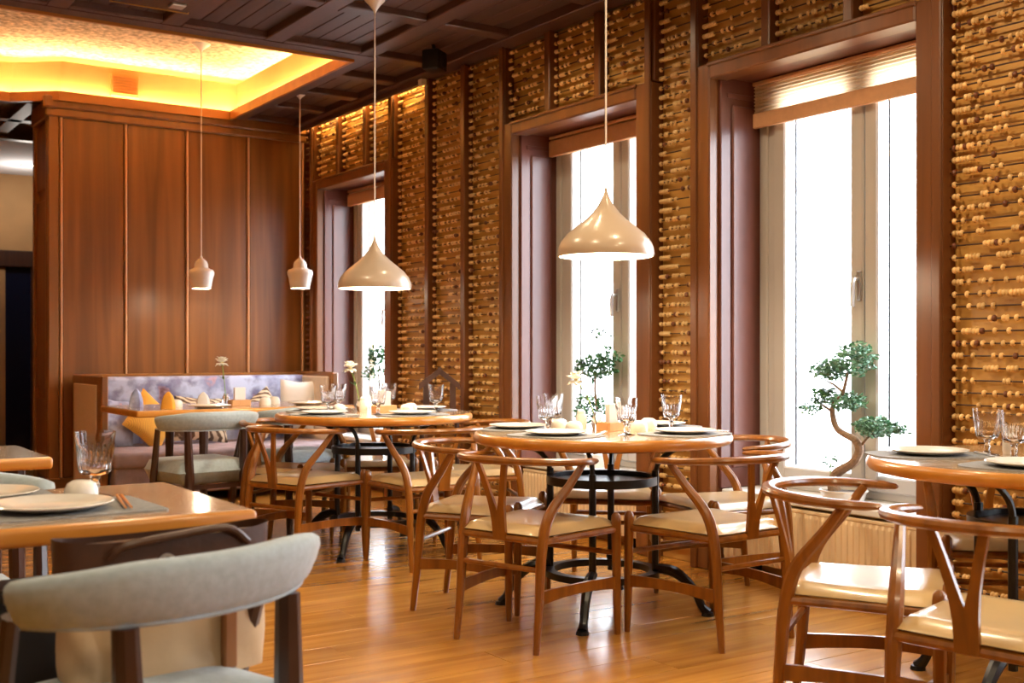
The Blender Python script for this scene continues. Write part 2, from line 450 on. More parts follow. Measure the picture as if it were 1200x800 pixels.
def offset_poly(P, d):
    """push a closed outline outward by d (outline runs counter-clockwise)"""
    out = []; n = len(P)
    for i in range(n):
        a, b, c = Vector(P[i - 1]), Vector(P[i]), Vector(P[(i + 1) % n])
        e1 = (b - a).normalized(); e2 = (c - b).normalized()
        n1 = Vector((e1.y, -e1.x)); n2 = Vector((e2.y, -e2.x))
        m = (n1 + n2).normalized(); k = d / max(0.3, m.dot(n1)); out.append((b.x + m.x * k, b.y + m.y * k))
    return out
def ring(P, da, db, z0, z1):
    """closed rail following the outline, from offset da to db"""
    A, B = offset_poly(P, da), offset_poly(P, db); n = len(P); mb = MB()
    vs = [(*p, z0) for p in A] + [(*p, z1) for p in A] + [(*p, z0) for p in B] + [(*p, z1) for p in B]
    fs = []
    for i in range(n):
        j = (i + 1) % n
        fs += [(i, j, n + j, n + i), (2 * n + j, 2 * n + i, 3 * n + i, 3 * n + j), (n + i, n + j, 3 * n + j, 3 * n + i), (j, i, 2 * n + i, 2 * n + j)]
    return mb.add(vs, fs)
coffer = struct_empty('ceiling_coffer')
ring(COF, -0.022, 0.0, ZC - 0.022, ZC + 0.050).build('lip', 'lip_lit_wood', coffer, False)  # inner face only: the cove glow is put into its orange colour
ring(COF, 0.001, 0.115, ZC - 0.004, ZC + 0.030).build('soffit', 'beam_wood', coffer, False)
ring(COF, 0.075, 0.11, ZC + 0.03, 3.36).build('band', 'band_paint', coffer, False)
ring(COF, 0.105, 0.30, 3.31, 3.335).build('ledge', 'band_paint', coffer, False)
ring(COF, 0.29, 0.32, 3.30, 3.47).build('upstand', 'band_paint', coffer, False)
ring(COF, 0.020, 0.045, ZC + 0.031, ZC + 0.041).build('led_strip', 'led_warm', coffer, False)
ring(COF, 0.16, 0.185, 3.336, 3.345).build('led_strip', 'led_warm', coffer, False)
MB().prism(offset_poly(COF, 0.33), 3.45, 3.5).build('stucco', 'stucco', coffer, False)
v = MB().cbox(2.42, 2.64, 9.365, 9.392, 3.135, 3.315, 0.003).build('vent', 'vent_paint', coffer, False)
for k in range(7): MB().box(2.435, 2.625, 9.352, 9.368, 3.152 + k * 0.022, 3.162 + k * 0.022).build('slat', 'vent_paint', v, False)
sp = MB().lathe([(0.0, 0), (0.045, 0), (0.045, 0.02)], 16, (1.6, 8.35, 3.432)).build('spot_ring', 'metal', coffer)

# panelled back wall block
wb = struct(MB().box(1.99, XW + 0.06, YB + 0.02, 9.96, 0, ZC + 0.06).build('wall_back', 'panel_wood', smooth=False))
PX = [2.04, 2.534, 3.03, 3.555, 4.05]
for i in range(4):
    MB().cbox(PX[i] + 0.022, PX[i + 1] - 0.004, YB, YB + 0.03, 0.12, 2.93, 0.006).build('panel', 'panel_wood', wb, False)
for i, x in enumerate(PX):
    MB().cbox(x, x + 0.019, YB - 0.016, YB + 0.03, 0.12, 2.93, 0.006).build('batten', 'batten_wood', wb, False)
MB().cbox(1.955, 2.032, YB - 0.012, YB + 0.06, 0, 2.93, 0.006).build('post', 'panel_trim', wb, False)
MB().cbox(1.93, XW, YB - 0.04, YB + 0.05, 2.92, 2.985, 0.01).build('crown', 'panel_trim', wb, False)
MB().cbox(1.91, XW, YB - 0.06, YB + 0.05, 2.98, ZC + 0.02, 0.012).build('crown', 'panel_trim', wb, False)
MB().cbox(1.945, 2.0, YB + 0.05, 9.98, 2.92, ZC + 0.01, 0.01).build('crown', 'panel_trim', wb, False)
for (z0, z1) in ((0.12, 0.72), (0.80, 2.30), (2.38, 2.88)):
    MB().cbox(1.972, 1.995, YB + 0.12, 9.90, z0, z1, 0.008).build('side_panel', 'panel_wood', wb, False)
MB().cbox(1.955, 1.995, YB + 0.06, YB + 0.115, 0, 2.93, 0.005).build('post', 'panel_trim', wb, False)
MB().cbox(1.955, 1.995, 9.905, 9.965, 0, 2.93, 0.005).build('post', 'panel_trim', wb, False)
struct(MB().cbox(1.93, XW, YB - 0.03, YB + 0.02, 0, 0.12, 0.008).build('baseboard_back', 'panel_trim', smooth=False))

# doorway in the far passage
d1 = struct_empty('door_1', (0, YF, 0))
MB().box(2.36, 3.6, -0.03, 0.0, 0.0, 2.02).build('glass', 'door_glass', d1, False)
MB().cbox(1.9, 3.7, -0.10, 0.0, 2.02, 2.20, 0.01).build('header', 'dark_leg', d1, False)
MB().cbox(2.27, 2.36, -0.06, 0.0, 0, 2.02, 0.008).build('jamb', 'wall_tan', d1, False)
for x in (2.62, 3.0): MB().box(x, x + 0.03, -0.045, -0.03, 0, 2.02).build('stile', 'dark_leg', d1, False)
dl = struct_empty('ceiling_light', (2.45, 12.72, ZC - 0.02)); 
MB().lathe([(0.0, -0.004), (0.055, -0.004), (0.055, 0.004)], 20).build('diffuser', 'downlight', dl)
MB().lathe([(0.056, -0.008), (0.075, -0.008), (0.075, 0.004), (0.056, 0.004)], 20, close=True).build('bezel', 'metal', dl)
dl['kind'] = ''; del dl['kind']; tag(dl, 'small lit downlight in the white ceiling of the passage', 'ceiling light')
lamp_light('passage_light', (0, 0, -0.30), 11, (1, 0.90, 0.80), 0.10, dl)

# ------------------------------------------------------------------ windows
def window(n, y0, y1, blind_drop):
    W = struct_empty('window_%d' % n)
    ya, yb = y0 - 0.14, y1
    # casing around the opening
    for a, b in ((y1, y1 + CAS), (y0 - CAS, y0)):
        MB().cbox(XW - 0.045, XW + 0.07, a, b, 0, LINT + 0.08, 0.008).build('casing', 'casing_wood', W, False)
        q = a + (0.085 if a >= y1 else 0.0)
        MB().cbox(XW - 0.056, XW - 0.04, q, q + 0.045, 0, ZC - 0.01, 0.005).build('moulding', 'casing_wood', W, False)
    MB().cbox(XW - 0.045, XW + 0.07, y0 + 0.001, y1 - 0.001, LINT, LINT + 0.08, 0.008).build('lintel', 'casing_wood', W, False)
    MB().cbox(XW - 0.055, XW - 0.035, y0 - 0.01, y1 + 0.01, LINT + 0.062, LINT + 0.082, 0.005).build('moulding', 'casing_wood', W, False)
    # reveal
    MB().cbox(XW + 0.02, XWIN + 0.02, y1 - 0.018, y1 + 0.004, SILL, LINT + 0.03, 0.004).build('reveal', 'reveal_wood', W, False)
    MB().cbox(XW + 0.09, XWIN - 0.05, y1 - 0.032, y1 - 0.016, SILL + 0.10, LINT - 0.12, 0.008).build('reveal_panel', 'reveal_wood', W, False)
    MB().cbox(XW + 0.06, XWIN - 0.02, y1 - 0.024, y1 - 0.016, LINT - 0.085, LINT - 0.06, 0.003).build('reveal_panel', 'reveal_wood', W, False)
    MB().prism([(XW + 0.02, y0 - 0.012), (XW + 0.02, y0 + 0.004), (XWIN + 0.02, ya + 0.014), (XWIN + 0.02, ya - 0.004)], SILL, LINT + 0.03).build('reveal', 'reveal_wood', W, False)
    MB().box(XW + 0.02, XWIN + 0.1, ya, yb, LINT + 0.012, LINT + 0.05).build('soffit', 'reveal_wood', W, False)
    MB().cbox(XW + 0.02, XWIN + 0.06, ya + 0.02, yb - 0.02, SILL - 0.035, SILL, 0.006).build('sill', 'sill_white', W, False)
    # frame, sashes, panes
    z0, z1 = SILL, LINT + 0.012
    A, B = ya + 0.012, yb - 0.02
    mid = (A + B) / 2 - 0.01
    fr = MB()
    fr.cbox(XWIN, XWIN + 0.07, B - 0.115, B, z0, z1, 0.006); fr.cbox(XWIN - 0.012, XWIN + 0.05, B - 0.055, B, z0, z1, 0.006); fr.cbox(XWIN, XWIN + 0.07, A, A + 0.115, z0, z1, 0.006)
    fr.cbox(XWIN, XWIN + 0.07, A + 0.07, B - 0.07, z1 - 0.035, z1, 0.006); fr.cbox(XWIN, XWIN + 0.07, A + 0.07, B - 0.07, z0, z0 + 0.045, 0.006)
    fr.build('frame', 'pvc', W, False)
    for (a, b, side) in ((mid + 0.004, B - 0.110, 1), (A + 0.110, mid - 0.004, -1)):
        s = MB(); t = 0.075; xs0, xs1 = XWIN - 0.022, XWIN + 0.055
        s.cbox(xs0, xs1, a, a + t, z0 + 0.04, z1 - 0.03, 0.008); s.cbox(xs0, xs1, b - t, b, z0 + 0.04, z1 - 0.03, 0.008)
        s.cbox(xs0, xs1, a + t - 0.01, b - t + 0.01, z0 + 0.04, z0 + 0.04 + t, 0.008); s.cbox(xs0, xs1, a + t - 0.01, b - t + 0.01, z1 - 0.08, z1 - 0.03, 0.008)
        so = s.build('sash', 'pvc', W, False)
        MB().box(XWIN + 0.015, XWIN + 0.021, a + t - 0.005, b - t + 0.005, z0 + 0.04 + t - 0.005, z1 - 0.075).build('pane', 'window_glass', so, False)
        g = MB()
        for e in (a + t + 0.030, b - t - 0.022): g.box(XWIN + 0.034, XWIN + 0.040, e - 0.005, e + 0.005, z0 + 0.12, z1 - 0.085)
        g.build('spacer', 'iron', so, False)
    h = MB().cbox(XWIN - 0.034, XWIN - 0.018, mid + 0.006, mid + 0.036, 1.34, 1.48, 0.006).build('handle_plate', 'metal', W, False)
    MB().tube([(XWIN - 0.03, mid + 0.021, 1.44), (XWIN - 0.065, mid + 0.021, 1.44), (XWIN - 0.072, mid + 0.022, 1.42), (XWIN - 0.072, mid + 0.024, 1.31)], 0.011, 8).build('handle', 'metal', h)
    return ya, yb
LBL_B = {1: 'folded tan pleated blind above the farthest window', 2: 'folded tan pleated blind above the middle window', 3: 'half lowered cream pleated blind glowing over the nearest window',
         4: 'tan pleated blind above the window past the right edge', 5: 'tan pleated blind above the window behind the viewer'}
for i, (a, b) in enumerate(WINS):
    n = i + 1
    ya, yb = window(n, a, b, 0)
    drop = {1: 2.345, 2: 2.350, 3: 2.245}.get(n, 2.35)
    bl = thing('pleated_blind', LBL_B[n], 'blind', (XWIN - 0.055, (ya + yb) / 2, LINT), 0, 'pleated blinds in the windows')
    hw = (yb - ya) / 2 - 0.03
    top, rail = 0.008, (0.075 if n == 3 else 0.10)
    zb = drop - LINT
    MB().cbox(-0.02, 0.02, -hw, hw, -0.012, top, 0.004).build('head_rail', 'blind_rail', bl, False)
    nf = max(2, int((-zb - rail) / 0.009))
    P = [(((-0.006 if k % 2 else 0.006)), -0.012 - k * ((-zb - rail - 0.012) / nf)) for k in range(nf + 1)]
    if n == 3:
        MB().add([(x, yy, z) for x, z in P for yy in (-hw, hw)], [(2 * k, 2 * k + 1, 2 * k + 3, 2 * k + 2) for k in range(nf)]).build('pleats', 'blind_cloth', bl, False)
        MB().cbox(-0.014, 0.012, -hw - 0.005, hw + 0.005, zb, zb + rail, 0.004).build('bottom_rail', 'blind_rail', bl, False)
    else:
        MB().add([(x * 1.4, yy, z) for x, z in P for yy in (-hw, hw)], [(2 * k, 2 * k + 1, 2 * k + 3, 2 * k + 2) for k in range(nf)]).build('pleats', 'blind_cloth', bl, False)
        MB().cbox(-0.018, 0.014, -hw - 0.005, hw + 0.005, zb, zb + rail, 0.004).build('bottom_rail', 'blind_rail', bl, False)

# radiators under the sills
def radiator(y0, y1, label):
    r = thing('radiator', label, 'radiator', (XW + 0.03, (y0 + y1) / 2, 0), 0, 'panel radiators under the sills')
    hw = (y1 - y0) / 2; prof = []
    n = int(2 * hw / 0.033)
    for k in range(n + 1):
        yy = -hw + 2 * hw * k / n; st = 2 * hw / n
        prof += [(yy - st * 0.28, 0.0), (yy - st * 0.14, -0.008), (yy + st * 0.14, -0.008), (yy + st * 0.28, 0.0)]
    prof = prof[2:-2]
    z = [0.065, 0.085, 0.325, 0.345]
    d = [0.012, 1, 1, 0.012]
    vs = []; m = len(prof)
    for zz, k in zip(z, d): vs += [(x * (1 if k == 1 else 0), yy, zz) for yy, x in prof]
    fs = [(a * m + i, a * m + i + 1, (a + 1) * m + i + 1, (a + 1) * m + i) for a in range(3) for i in range(m - 1)]
    MB().add(vs, fs).build('front_panel', 'radiator', r, False)
    MB().box(0.002, 0.085, -hw, hw, 0.065, 0.345).build('body', 'radiator', r, False)
    MB().cbox(-0.004, 0.09, -hw - 0.004, hw + 0.004, 0.345, 0.362, 0.003).build('top_grille', 'radiator', r, False)
    MB().tube([(0.04, hw - 0.05, 0.0), (0.04, hw - 0.05, 0.07)], 0.012, 8).build('pipe', 'iron', r)
    MB().tube([(0.02, hw - 0.10, 0.0), (0.02, hw - 0.10, 0.07)], 0.012, 8).build('pipe', 'iron', r)
    for s in (-1, 1): MB().box(0.02, 0.06, s * hw * 0.7 - 0.02, s * hw * 0.7 + 0.02, 0.0, 0.07).build('foot', 'black', r, False)
radiator(WINS[0][0], WINS[0][1] - 0.03, 'cream panel radiator under the farthest window')
radiator(WINS[1][0], WINS[1][1] - 0.03, 'cream panel radiator under the middle window')
radiator(WINS[2][0] - 0.02, WINS[2][1] - 0.03, 'cream ribbed panel radiator below the bonsai window')

# ------------------------------------------------------------------ abacus panels
rod_r = 0.0036; BR = 0.0140; BT = 0.0165
XR = XW + 0.010
def bead_mesh(mb, y, z, r=BR, t=BT, n=8):
    pr = [(0.30, -0.5), (0.86, -0.34), (1.0, 0.0), (0.86, 0.34), (0.30, 0.5)]
    vs = [(r * a * cos(2 * pi * j / n), y + t * b, z + r * a * sin(2 * pi * j / n)) for a, b in pr for j in range(n)]
    fs = [(i * n + j, i * n + (j + 1) % n, (i + 1) * n + (j + 1) % n, (i + 1) * n + j) for i in range(4) for j in range(n)]
    mb.add(vs, fs)
single_bead = MB(); bead_mesh(single_bead, 0, 0, n=10); single_bead_light = single_bead.mesh('bead', M['bead_wood'], True, 60)
single_bead_dark = single_bead.mesh('bead', M['bead_dark'], True, 60)
rod_cache = {}
def abacus(ya, yb, z0, z1, label, singles=False, pitch=0.0505, shaded=False):
    """boarded recess with rods and sliding wooden beads"""
    p = thing('abacus_panel', label, 'wall panel', (XR, (ya + yb) / 2, 0), 0, 'abacus panels on the window wall')
    hw = (yb - ya) / 2
    MB().cbox(0.030, 0.045, -hw, hw, z0, z1, 0.002).build('board', 'dark_leg' if shaded else 'board_wood', p, False)  # corner panel: shade is put into the dark board and bead colours
    key = round(hw, 4)
    if key not in rod_cache:
        rod_cache[key] = MB().tube([(0, -hw, 0), (0, hw, 0)], rod_r, 6, False).mesh('rod', M['rod'], True, 80)
    nr = int((z1 - z0 - 0.02) / pitch); light, dark = MB(), MB(); single_n = 0
    for k in range(nr):
        z = z1 - 0.03 - k * pitch
        r = link('rod', rod_cache[key], p, (0, 0, z))
        L = 2 * hw - 0.02; nb = 11 if hw > 0.2 else (9 if hw > 0.12 else 5)
        nb += random.choice((-1, 0, 0, 1))
        # a few beads at the far end, the others in one or two clusters
        left = random.choice((1, 1, 1, 2, 3)); pos = [hw - 0.012 - BT * (i + 0.5) for i in range(left)]
        free = L - nb * BT; u = pos[-1] - BT * 0.5
        remain = nb - left; g = [random.random() ** 2 for _ in range(remain + 1)]
        big = random.randrange(len(g)); g[big] += 1.6; g = [q if q > 0.25 else 0.0 for q in g]
        sg = sum(g) or 1; g = [q / sg * free for q in g]
        for i in range(remain):
            u -= g[i] + BT; pos.append(u + BT * 0.5)
        for yy in pos:
            dk = random.random() < 0.10
            if singles and yy > -0.10 and single_n < 300 and z < 2.6 and z > 0.35:
                link('bead', single_bead_dark if dk else single_bead_light, r, (0, yy, 0), (0, random.random() * 6, 0)); single_n += 1
            else: bead_mesh(dark if dk else light, yy, z)
    light.build('beads', 'bead_dark' if shaded else 'bead_wood', p, True, kind='stuff', angle=60)
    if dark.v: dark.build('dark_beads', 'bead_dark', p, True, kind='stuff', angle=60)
tn = [0]
def divider(yc, z0, z1, wd=0.055, front=0.03):
    tn[0] += 1
    struct(MB().cbox(XW - front, XW + 0.06, yc - wd / 2, yc + wd / 2, z0, z1, 0.006).build('trim_%d' % tn[0], 'casing_wood', smooth=False))
ZT = ZC - 0.012
names3 = ('farthest', 'middle', 'nearest')
for wi in range(3):
    y0, y1 = WINS[wi]; a, b = y0 - CAS, y1 + CAS; wd = (b - a) / 3
    for k in range(3):
        ya, yb = a + k * wd, a + (k + 1) * wd
        lab = 'short abacus panel above the %s window, %s of its three' % (names3[wi], ('rightmost', 'middle one', 'leftmost')[k])
        abacus(ya + (0.0 if k == 0 else 0.026), yb - (0.0 if k == 2 else 0.026), LINT + 0.083, ZT, lab)
        if k: divider(ya, LINT + 0.08, ZT)
    divider(a + 0.012, LINT + 0.08, ZT, 0.045); divider(b - 0.012, LINT + 0.08, ZT, 0.045)
seg = [('tall abacus panel between farthest and middle windows, %s of three', 6.192, 7.675, 3, ('rightmost', 'centre one', 'leftmost')),
       ('tall narrow abacus panel between the middle and nearest windows', 4.398, 4.714, 1, None)]
for lab, a, b, n, nm in seg:
    wd = (b - a) / n
    for k in range(n):
        abacus(a + k * wd + (0.026 if k else 0), a + (k + 1) * wd - (0.026 if k < n - 1 else 0), 0.0, ZT, lab % nm[k] if nm else lab)
        if k: divider(a + k * wd, 0.0, ZT)
abacus(9.164, YB - 0.02, 0.0, ZT, 'narrow abacus panel darkened to stand for shade in the wood panelled corner', shaded=True)
abacus(2.445, 2.915, 0.0, ZT, 'tall abacus panel right of the bonsai window, behind the wine glasses', True, 0.0495)
abacus(1.921, 2.392, 0.0, ZT, 'tall abacus panel at the right edge, past the last divider')
divider(2.42, 0, ZT)
abacus(-0.550, 0.438, 0.0, ZT, 'wide abacus panel between windows beyond the right edge')
abacus(-3.9, -2.04, 0.0, ZT, 'wide abacus panel at the end of the wall behind the viewer')
for wi in (3, 4):
    y0, y1 = WINS[wi]
    abacus(y0 - CAS, y1 + CAS, LINT + 0.083, ZT, 'wide short abacus panel above the %s window out of view' % ('first', 'second')[wi - 3])
# warm strip light washing the top of the wall
cl = thing('strip_light', 'glowing warm strip light along the top of the far bead wall', 'light')
MB().cbox(XW - 0.075, XW - 0.055, 7.22, YB - 0.05, ZC - 0.050, ZC - 0.012, 0.003).build('housing', 'beam_wood', cl, False)
MB().box(XW - 0.052, XW - 0.038, 7.24, YB - 0.06, ZC - 0.026, ZC - 0.016).build('diffuser', 'led_wall', cl, False)
MB().cbox(XW - 0.075, XW - 0.03, 7.17, 7.22, ZC - 0.055, ZC - 0.012, 0.004).build('end_cap', 'lamp_white', cl, False)

# ------------------------------------------------------------------ wishbone chairs
def spline(P, n=4):
    out = []
    for i in range(len(P) - 1):
        p0, p1, p2, p3 = (Vector(P[max(i - 1, 0)]), Vector(P[i]), Vector(P[i + 1]), Vector(P[min(i + 2, len(P) - 1)]))
        for k in range(n):
            t = k / n
            out.append(0.5 * ((2 * p1) + (p2 - p0) * t + (2 * p0 - 5 * p1 + 4 * p2 - p3) * t * t + (3 * p1 - p0 - 3 * p2 + p3) * t ** 3))
    out.append(Vector(P[-1])); return out
def lerp_r(R, k): 
    n = len(R) - 1; out = []
    for i in range(k):
        t = i / (k - 1) * n; j = min(int(t), n - 1); out.append(R[j] + (R[j + 1] - R[j]) * (t - j))
    return out
def make_wishbone(label):
    t = thing('wishbone_chair', label, 'chair', group='wishbone chairs around the round tables')
    for s in (-1, 1):
        P = [(s * 0.250, 0.215, 0), (s * 0.247, 0.213, 0.12), (s * 0.243, 0.212, 0.44), (s * 0.243, 0.212, 0.462), (s * 0.243, 0.212, 0.474)]
        MB().tube(P, [0.0115, 0.0155, 0.0195, 0.018, 0.008], 10).build('front_leg', 'chair_wood', t)
    for s in (-1, 1):
        P = spline([(s * 0.192, -0.235, 0), (s * 0.190, -0.215, 0.18), (s * 0.190, -0.198, 0.38), (s * 0.200, -0.165, 0.50), (s * 0.232, -0.090, 0.60), (s * 0.258, -0.032, 0.682)], 4)
        MB().tube(P, lerp_r([0.0120, 0.0165, 0.0205, 0.020, 0.0165, 0.0125], len(P)), 10).build('back_leg', 'chair_wood', t)
    P = []
    for k in range(25):
        a = radians(-112 + 224 * k / 24)      # 0 = straight back
        x = 0.272 * sin(a); y = -0.030 - 0.245 * cos(a)
        P.append((x, y, 0.700 - 0.014 * (1 - cos(a)) / 1.37))
    R = [0.0135 + 0.0035 * (1 - abs(k - 12) / 12) for k in range(25)]; R[0] = R[-1] = 0.009
    P = [(P[0][0] * 0.985, P[0][1] + 0.006, P[0][2])] + P + [(P[-1][0] * 0.985, P[-1][1] + 0.006, P[-1][2])]; R = [0.004] + R + [0.004]
    MB().tube(P, R, 10, True, (1.25, 0.95)).build('top_rail', 'chair_wood', t)
    # Y splat: blade rising from the rear seat rail and forking
    y_of = lambda z: -0.205 - 0.058 * ((z - 0.40) / 0.30) ** 1.3 if z > 0.40 else -0.205
    # two halves keep the fork concave outline valid
    mb = MB()
    for sgn in (1, -1):
        strip_a = [(0.0, 0.395), (0.0, 0.460), (0.0, 0.505), (0.015, 0.555), (0.035, 0.630), (0.054, 0.696)]
        strip_b = [(0.030, 0.395), (0.031, 0.460), (0.034, 0.500), (0.040, 0.548), (0.057, 0.622), (0.076, 0.692)]
        vs = []
        for (xa, za), (xb, zb) in zip(strip_a, strip_b):
            for th in (-0.0065, 0.0065):
                vs += [(sgn * xa, y_of(za) + th, za), (sgn * xb, y_of(zb) + th, zb)]
        k = len(strip_a); fs = []
        for i in range(k - 1):
            o, p = i * 4, i * 4 + 4
            fs += [(o, o + 1, p + 1, p), (o + 3, o + 2, p + 2, p + 3), (o + 1, o + 3, p + 3, p + 1)]
            if i >= 2: fs.append((o + 2, o, p, p + 2))
        fs += [(0, 2, 3, 1), ((k - 1) * 4, (k - 1) * 4 + 1, (k - 1) * 4 + 3, (k - 1) * 4 + 2)]
        mb.add(vs, fs)
    mb.build('splat', 'chair_wood', t, True, angle=40)
    # seat pad
    def seat_pt(u, v_, z, inset=0.0):
        y = -0.195 + 0.41 * v_; hw = 0.185 + 0.055 * v_ - inset
        return ((2 * u - 1) * hw, y, z)
    def top(u, v_):
        e = min(1, min(u, 1 - u) / 0.12) ; e2 = min(1, min(v_, 1 - v_) / 0.10)
        k = (e * (2 - e)) * (e2 * (2 - e2))
        dip = -0.010 * sin(pi * u) * sin(pi * v_)
        y = -0.205 + 0.432 * v_; hw = 0.192 + 0.050 * v_
        return ((2 * u - 1) * hw, y, 0.424 + 0.034 * k + dip)
    s = MB().grid(15, 15, top)
    s.grid(15, 15, lambda u, v_: ((2 * u - 1) * (0.186 + 0.050 * v_), -0.200 + 0.422 * v_, 0.420))
    s.build('seat', 'cream_seat', t, True, angle=80)
    # seat rails and stretchers
    def bar(name, a, b, r, flat=None, n=8): MB().tube([a, ((a[0] + b[0]) / 2, (a[1] + b[1]) / 2, (a[2] + b[2]) / 2), b], r, n, True, flat).build(name, 'chair_wood', t)
    bar('seat_rail', (-0.243, 0.212, 0.408), (0.243, 0.212, 0.408), 0.014); bar('seat_rail', (-0.19, -0.198, 0.405), (0.19, -0.198, 0.405), 0.014)
    for s_ in (-1, 1):
        bar('seat_rail', (s_ * 0.19, -0.198, 0.405), (s_ * 0.243, 0.212, 0.408), 0.013)
        A, B = (s_ * 0.190, -0.213, 0.20), (s_ * 0.246, 0.213, 0.20)
        vs = []
        for k in range(7):
            q = k / 6; x = A[0] + (B[0] - A[0]) * q; y = A[1] + (B[1] - A[1]) * q; hgt = 0.024 - 0.005 * sin(pi * q); arch = 0.010 * sin(pi * q)
            for dx, dz in ((-0.0065, -hgt), (0.0065, -hgt), (0.0065, hgt), (-0.0065, hgt)): vs.append((x + dx, y, A[2] + dz + arch))
        fs = [(k * 4 + j, k * 4 + (j + 1) % 4, k * 4 + 4 + (j + 1) % 4, k * 4 + 4 + j) for k in range(6) for j in range(4)]
        MB().add(vs, fs).build('stretcher', 'chair_wood', t, False)
    bar('stretcher', (-0.19, -0.207, 0.30), (0.19, -0.207, 0.30), 0.0105); bar('stretcher', (-0.245, 0.213, 0.315), (0.245, 0.213, 0.315), 0.0105)
    return t
CH = [
 (2.555, 3.682, 287.9, 'wishbone chair at the middle table, front left, back to the viewer'),
 (3.152, 3.318, 2.6, 'wishbone chair at the middle table, front right, before the radiator'),
 (2.664, 4.247, 218.2, 'wishbone chair at the left side of the middle round table'),
 (3.655, 3.760, 77.0, 'wishbone chair at the middle table nearest the bonsai window'),
 (3.44, 4.34, 135.0, 'wishbone chair behind the middle table, facing the viewer'),
 (2.465, 5.700, 289.9, 'wishbone chair at the far round table, left, back to the viewer'),
 (2.976, 5.270, 355.6, 'wishbone chair at the far round table, front right'),
 (3.44, 5.50, 68.0, 'wishbone chair on the wall side of the far round table'),
 (2.60, 6.16, 222.0, 'wishbone chair at the far round table nearest the sofa'),
 (3.20, 6.29, 150.0, 'wishbone chair behind the far round table, facing the viewer'),
 (2.700, 2.205, 213.2, 'wishbone chair at the right edge table with its back turned left'),
 (2.575, 1.680, 280.0, 'nearest wishbone chair in the bottom right corner'),
 (3.745, 2.46, 140.0, 'wishbone chair between the right edge table and the bead wall'),
]
c0 = make_wishbone(CH[0][3])
for i, (x, y, th, lab) in enumerate(CH):
    if i == 0: c0.location = (x, y, 0); c0.rotation_euler = (0, 0, radians(th))
    else: dup(c0, (x, y, 0), radians(th), lab)

# ------------------------------------------------------------------ round tables on cast iron bases
TZ = 0.76
def make_round(label, r=0.55):
    t = thing('round_table', label, 'table', group='round tables with iron bases')
    e = 0.020
    prof = [(0.0, TZ - 0.046), (r - 0.030, TZ - 0.046), (r - 0.010, TZ - 0.041), (r - 0.001, TZ - 0.030), (r, TZ - 0.018), (r - 0.006, TZ - 0.005), (r - 0.016, TZ)]
    MB().lathe(prof + [(r - 0.018, TZ - 0.001)], 72).build('rim', 'table_wood', t, True, angle=50)
    MB().lathe([(0.0, TZ - 0.006), (r - 0.0165, TZ - 0.006), (r - 0.0165, TZ)], 72).build('tabletop', 'table_face', t, True)
    MB().lathe([(0.212, 0.540), (0.238, 0.540), (0.238, 0.575), (0.212, 0.575)], 32, close=True).build('upper_ring', 'iron', t, True)
    MB().lathe([(0.0, 0.548), (0.216, 0.548), (0.216, 0.556), (0.0, 0.556)], 32).build('tray', 'iron', t, True)
    MB().lathe([(0.205, 0.150), (0.245, 0.150), (0.245, 0.178), (0.205, 0.178)], 32, close=True).build('lower_ring', 'iron', t, True)
    for k in range(4):
        a = radians(32 + 90 * k); c, s = cos(a), sin(a)
        MB().tube([(c * 0.227, s * 0.227, 0.13), (c * 0.227, s * 0.227, 0.60)], 0.015, 8).build('post', 'iron', t)
        P = spline([(c * 0.227, s * 0.227, 0.59), (c * 0.245, s * 0.245, 0.64), (c * 0.30, s * 0.30, 0.685), (c * 0.36, s * 0.36, 0.712)], 3)
        MB().tube(P, 0.011, 6).build('bracket', 'iron', t)
        P = spline([(c * 0.22, s * 0.22, 0.19), (c * 0.31, s * 0.31, 0.175), (c * 0.385, s * 0.385, 0.11), (c * 0.42, s * 0.42, 0.04), (c * 0.445, s * 0.445, 0.012)], 4)
        MB().tube(P, lerp_r([0.020, 0.024, 0.019, 0.017, 0.022], len(P)), 8).build('foot', 'iron', t)
        MB().lathe([(0.0, 0.0), (0.027, 0.0), (0.024, 0.014), (0.0, 0.020)], 10, (c * 0.445, s * 0.445, 0)).build('foot_pad', 'iron', t)
    MB().lathe([(0.0, 0.695), (0.34, 0.695), (0.34, 0.714), (0.0, 0.714)], 32).build('mount_plate', 'iron', t)
    return t
TC, TB, TD = (3.045, 3.875), (2.940, 5.800), (3.440, 2.100)
rt = make_round('round wooden table in the middle under the glossy pendant')
rt.location = (*TC, 0); rt.rotation_euler = (0, 0, radians(10))
dup(rt, (*TB, 0), radians(8), 'round wooden table farther back beneath the paler pendant')
dup(rt, (*TD, 0), radians(65), 'round wooden table cut off by the right edge')

# ------------------------------------------------------------------ square tables
def make_square(name, label, x0, x1, y0, y1, leg='dark_leg', inset=0.10):
    t = thing(name, label, 'table', ((x0 + x1) / 2, (y0 + y1) / 2, 0), 0, 'rectangular wooden tables')
    hx, hy = (x1 - x0) / 2, (y1 - y0) / 2
    MB().rbox(-hx, hx, -hy, hy, TZ - 0.040, TZ - 0.001, 0.012, 3).build('rim', 'table_wood', t, True, angle=50)
    MB().cbox(-hx + 0.012, hx - 0.012, -hy + 0.012, hy - 0.012, TZ - 0.006, TZ, 0.001).build('tabletop', 'table_face', t, False)
    for sx in (-1, 1):
        for sy in (-1, 1):
            cx, cyy = sx * (hx - inset), sy * (hy - 0.08)
            MB().tube([(cx * 1.02, cyy * 1.02, 0), (cx, cyy, TZ - 0.04)], [0.020, 0.030], 8).build('leg', leg, t)
    return t
make_square('dining_table', 'rectangular wooden table in the left foreground with wine glass', -0.30, 0.925, 2.375, 3.02)
make_square('dining_table', 'rectangular wooden table at the left edge with amber candle holder', -0.30, 0.835, 3.93, 4.50)
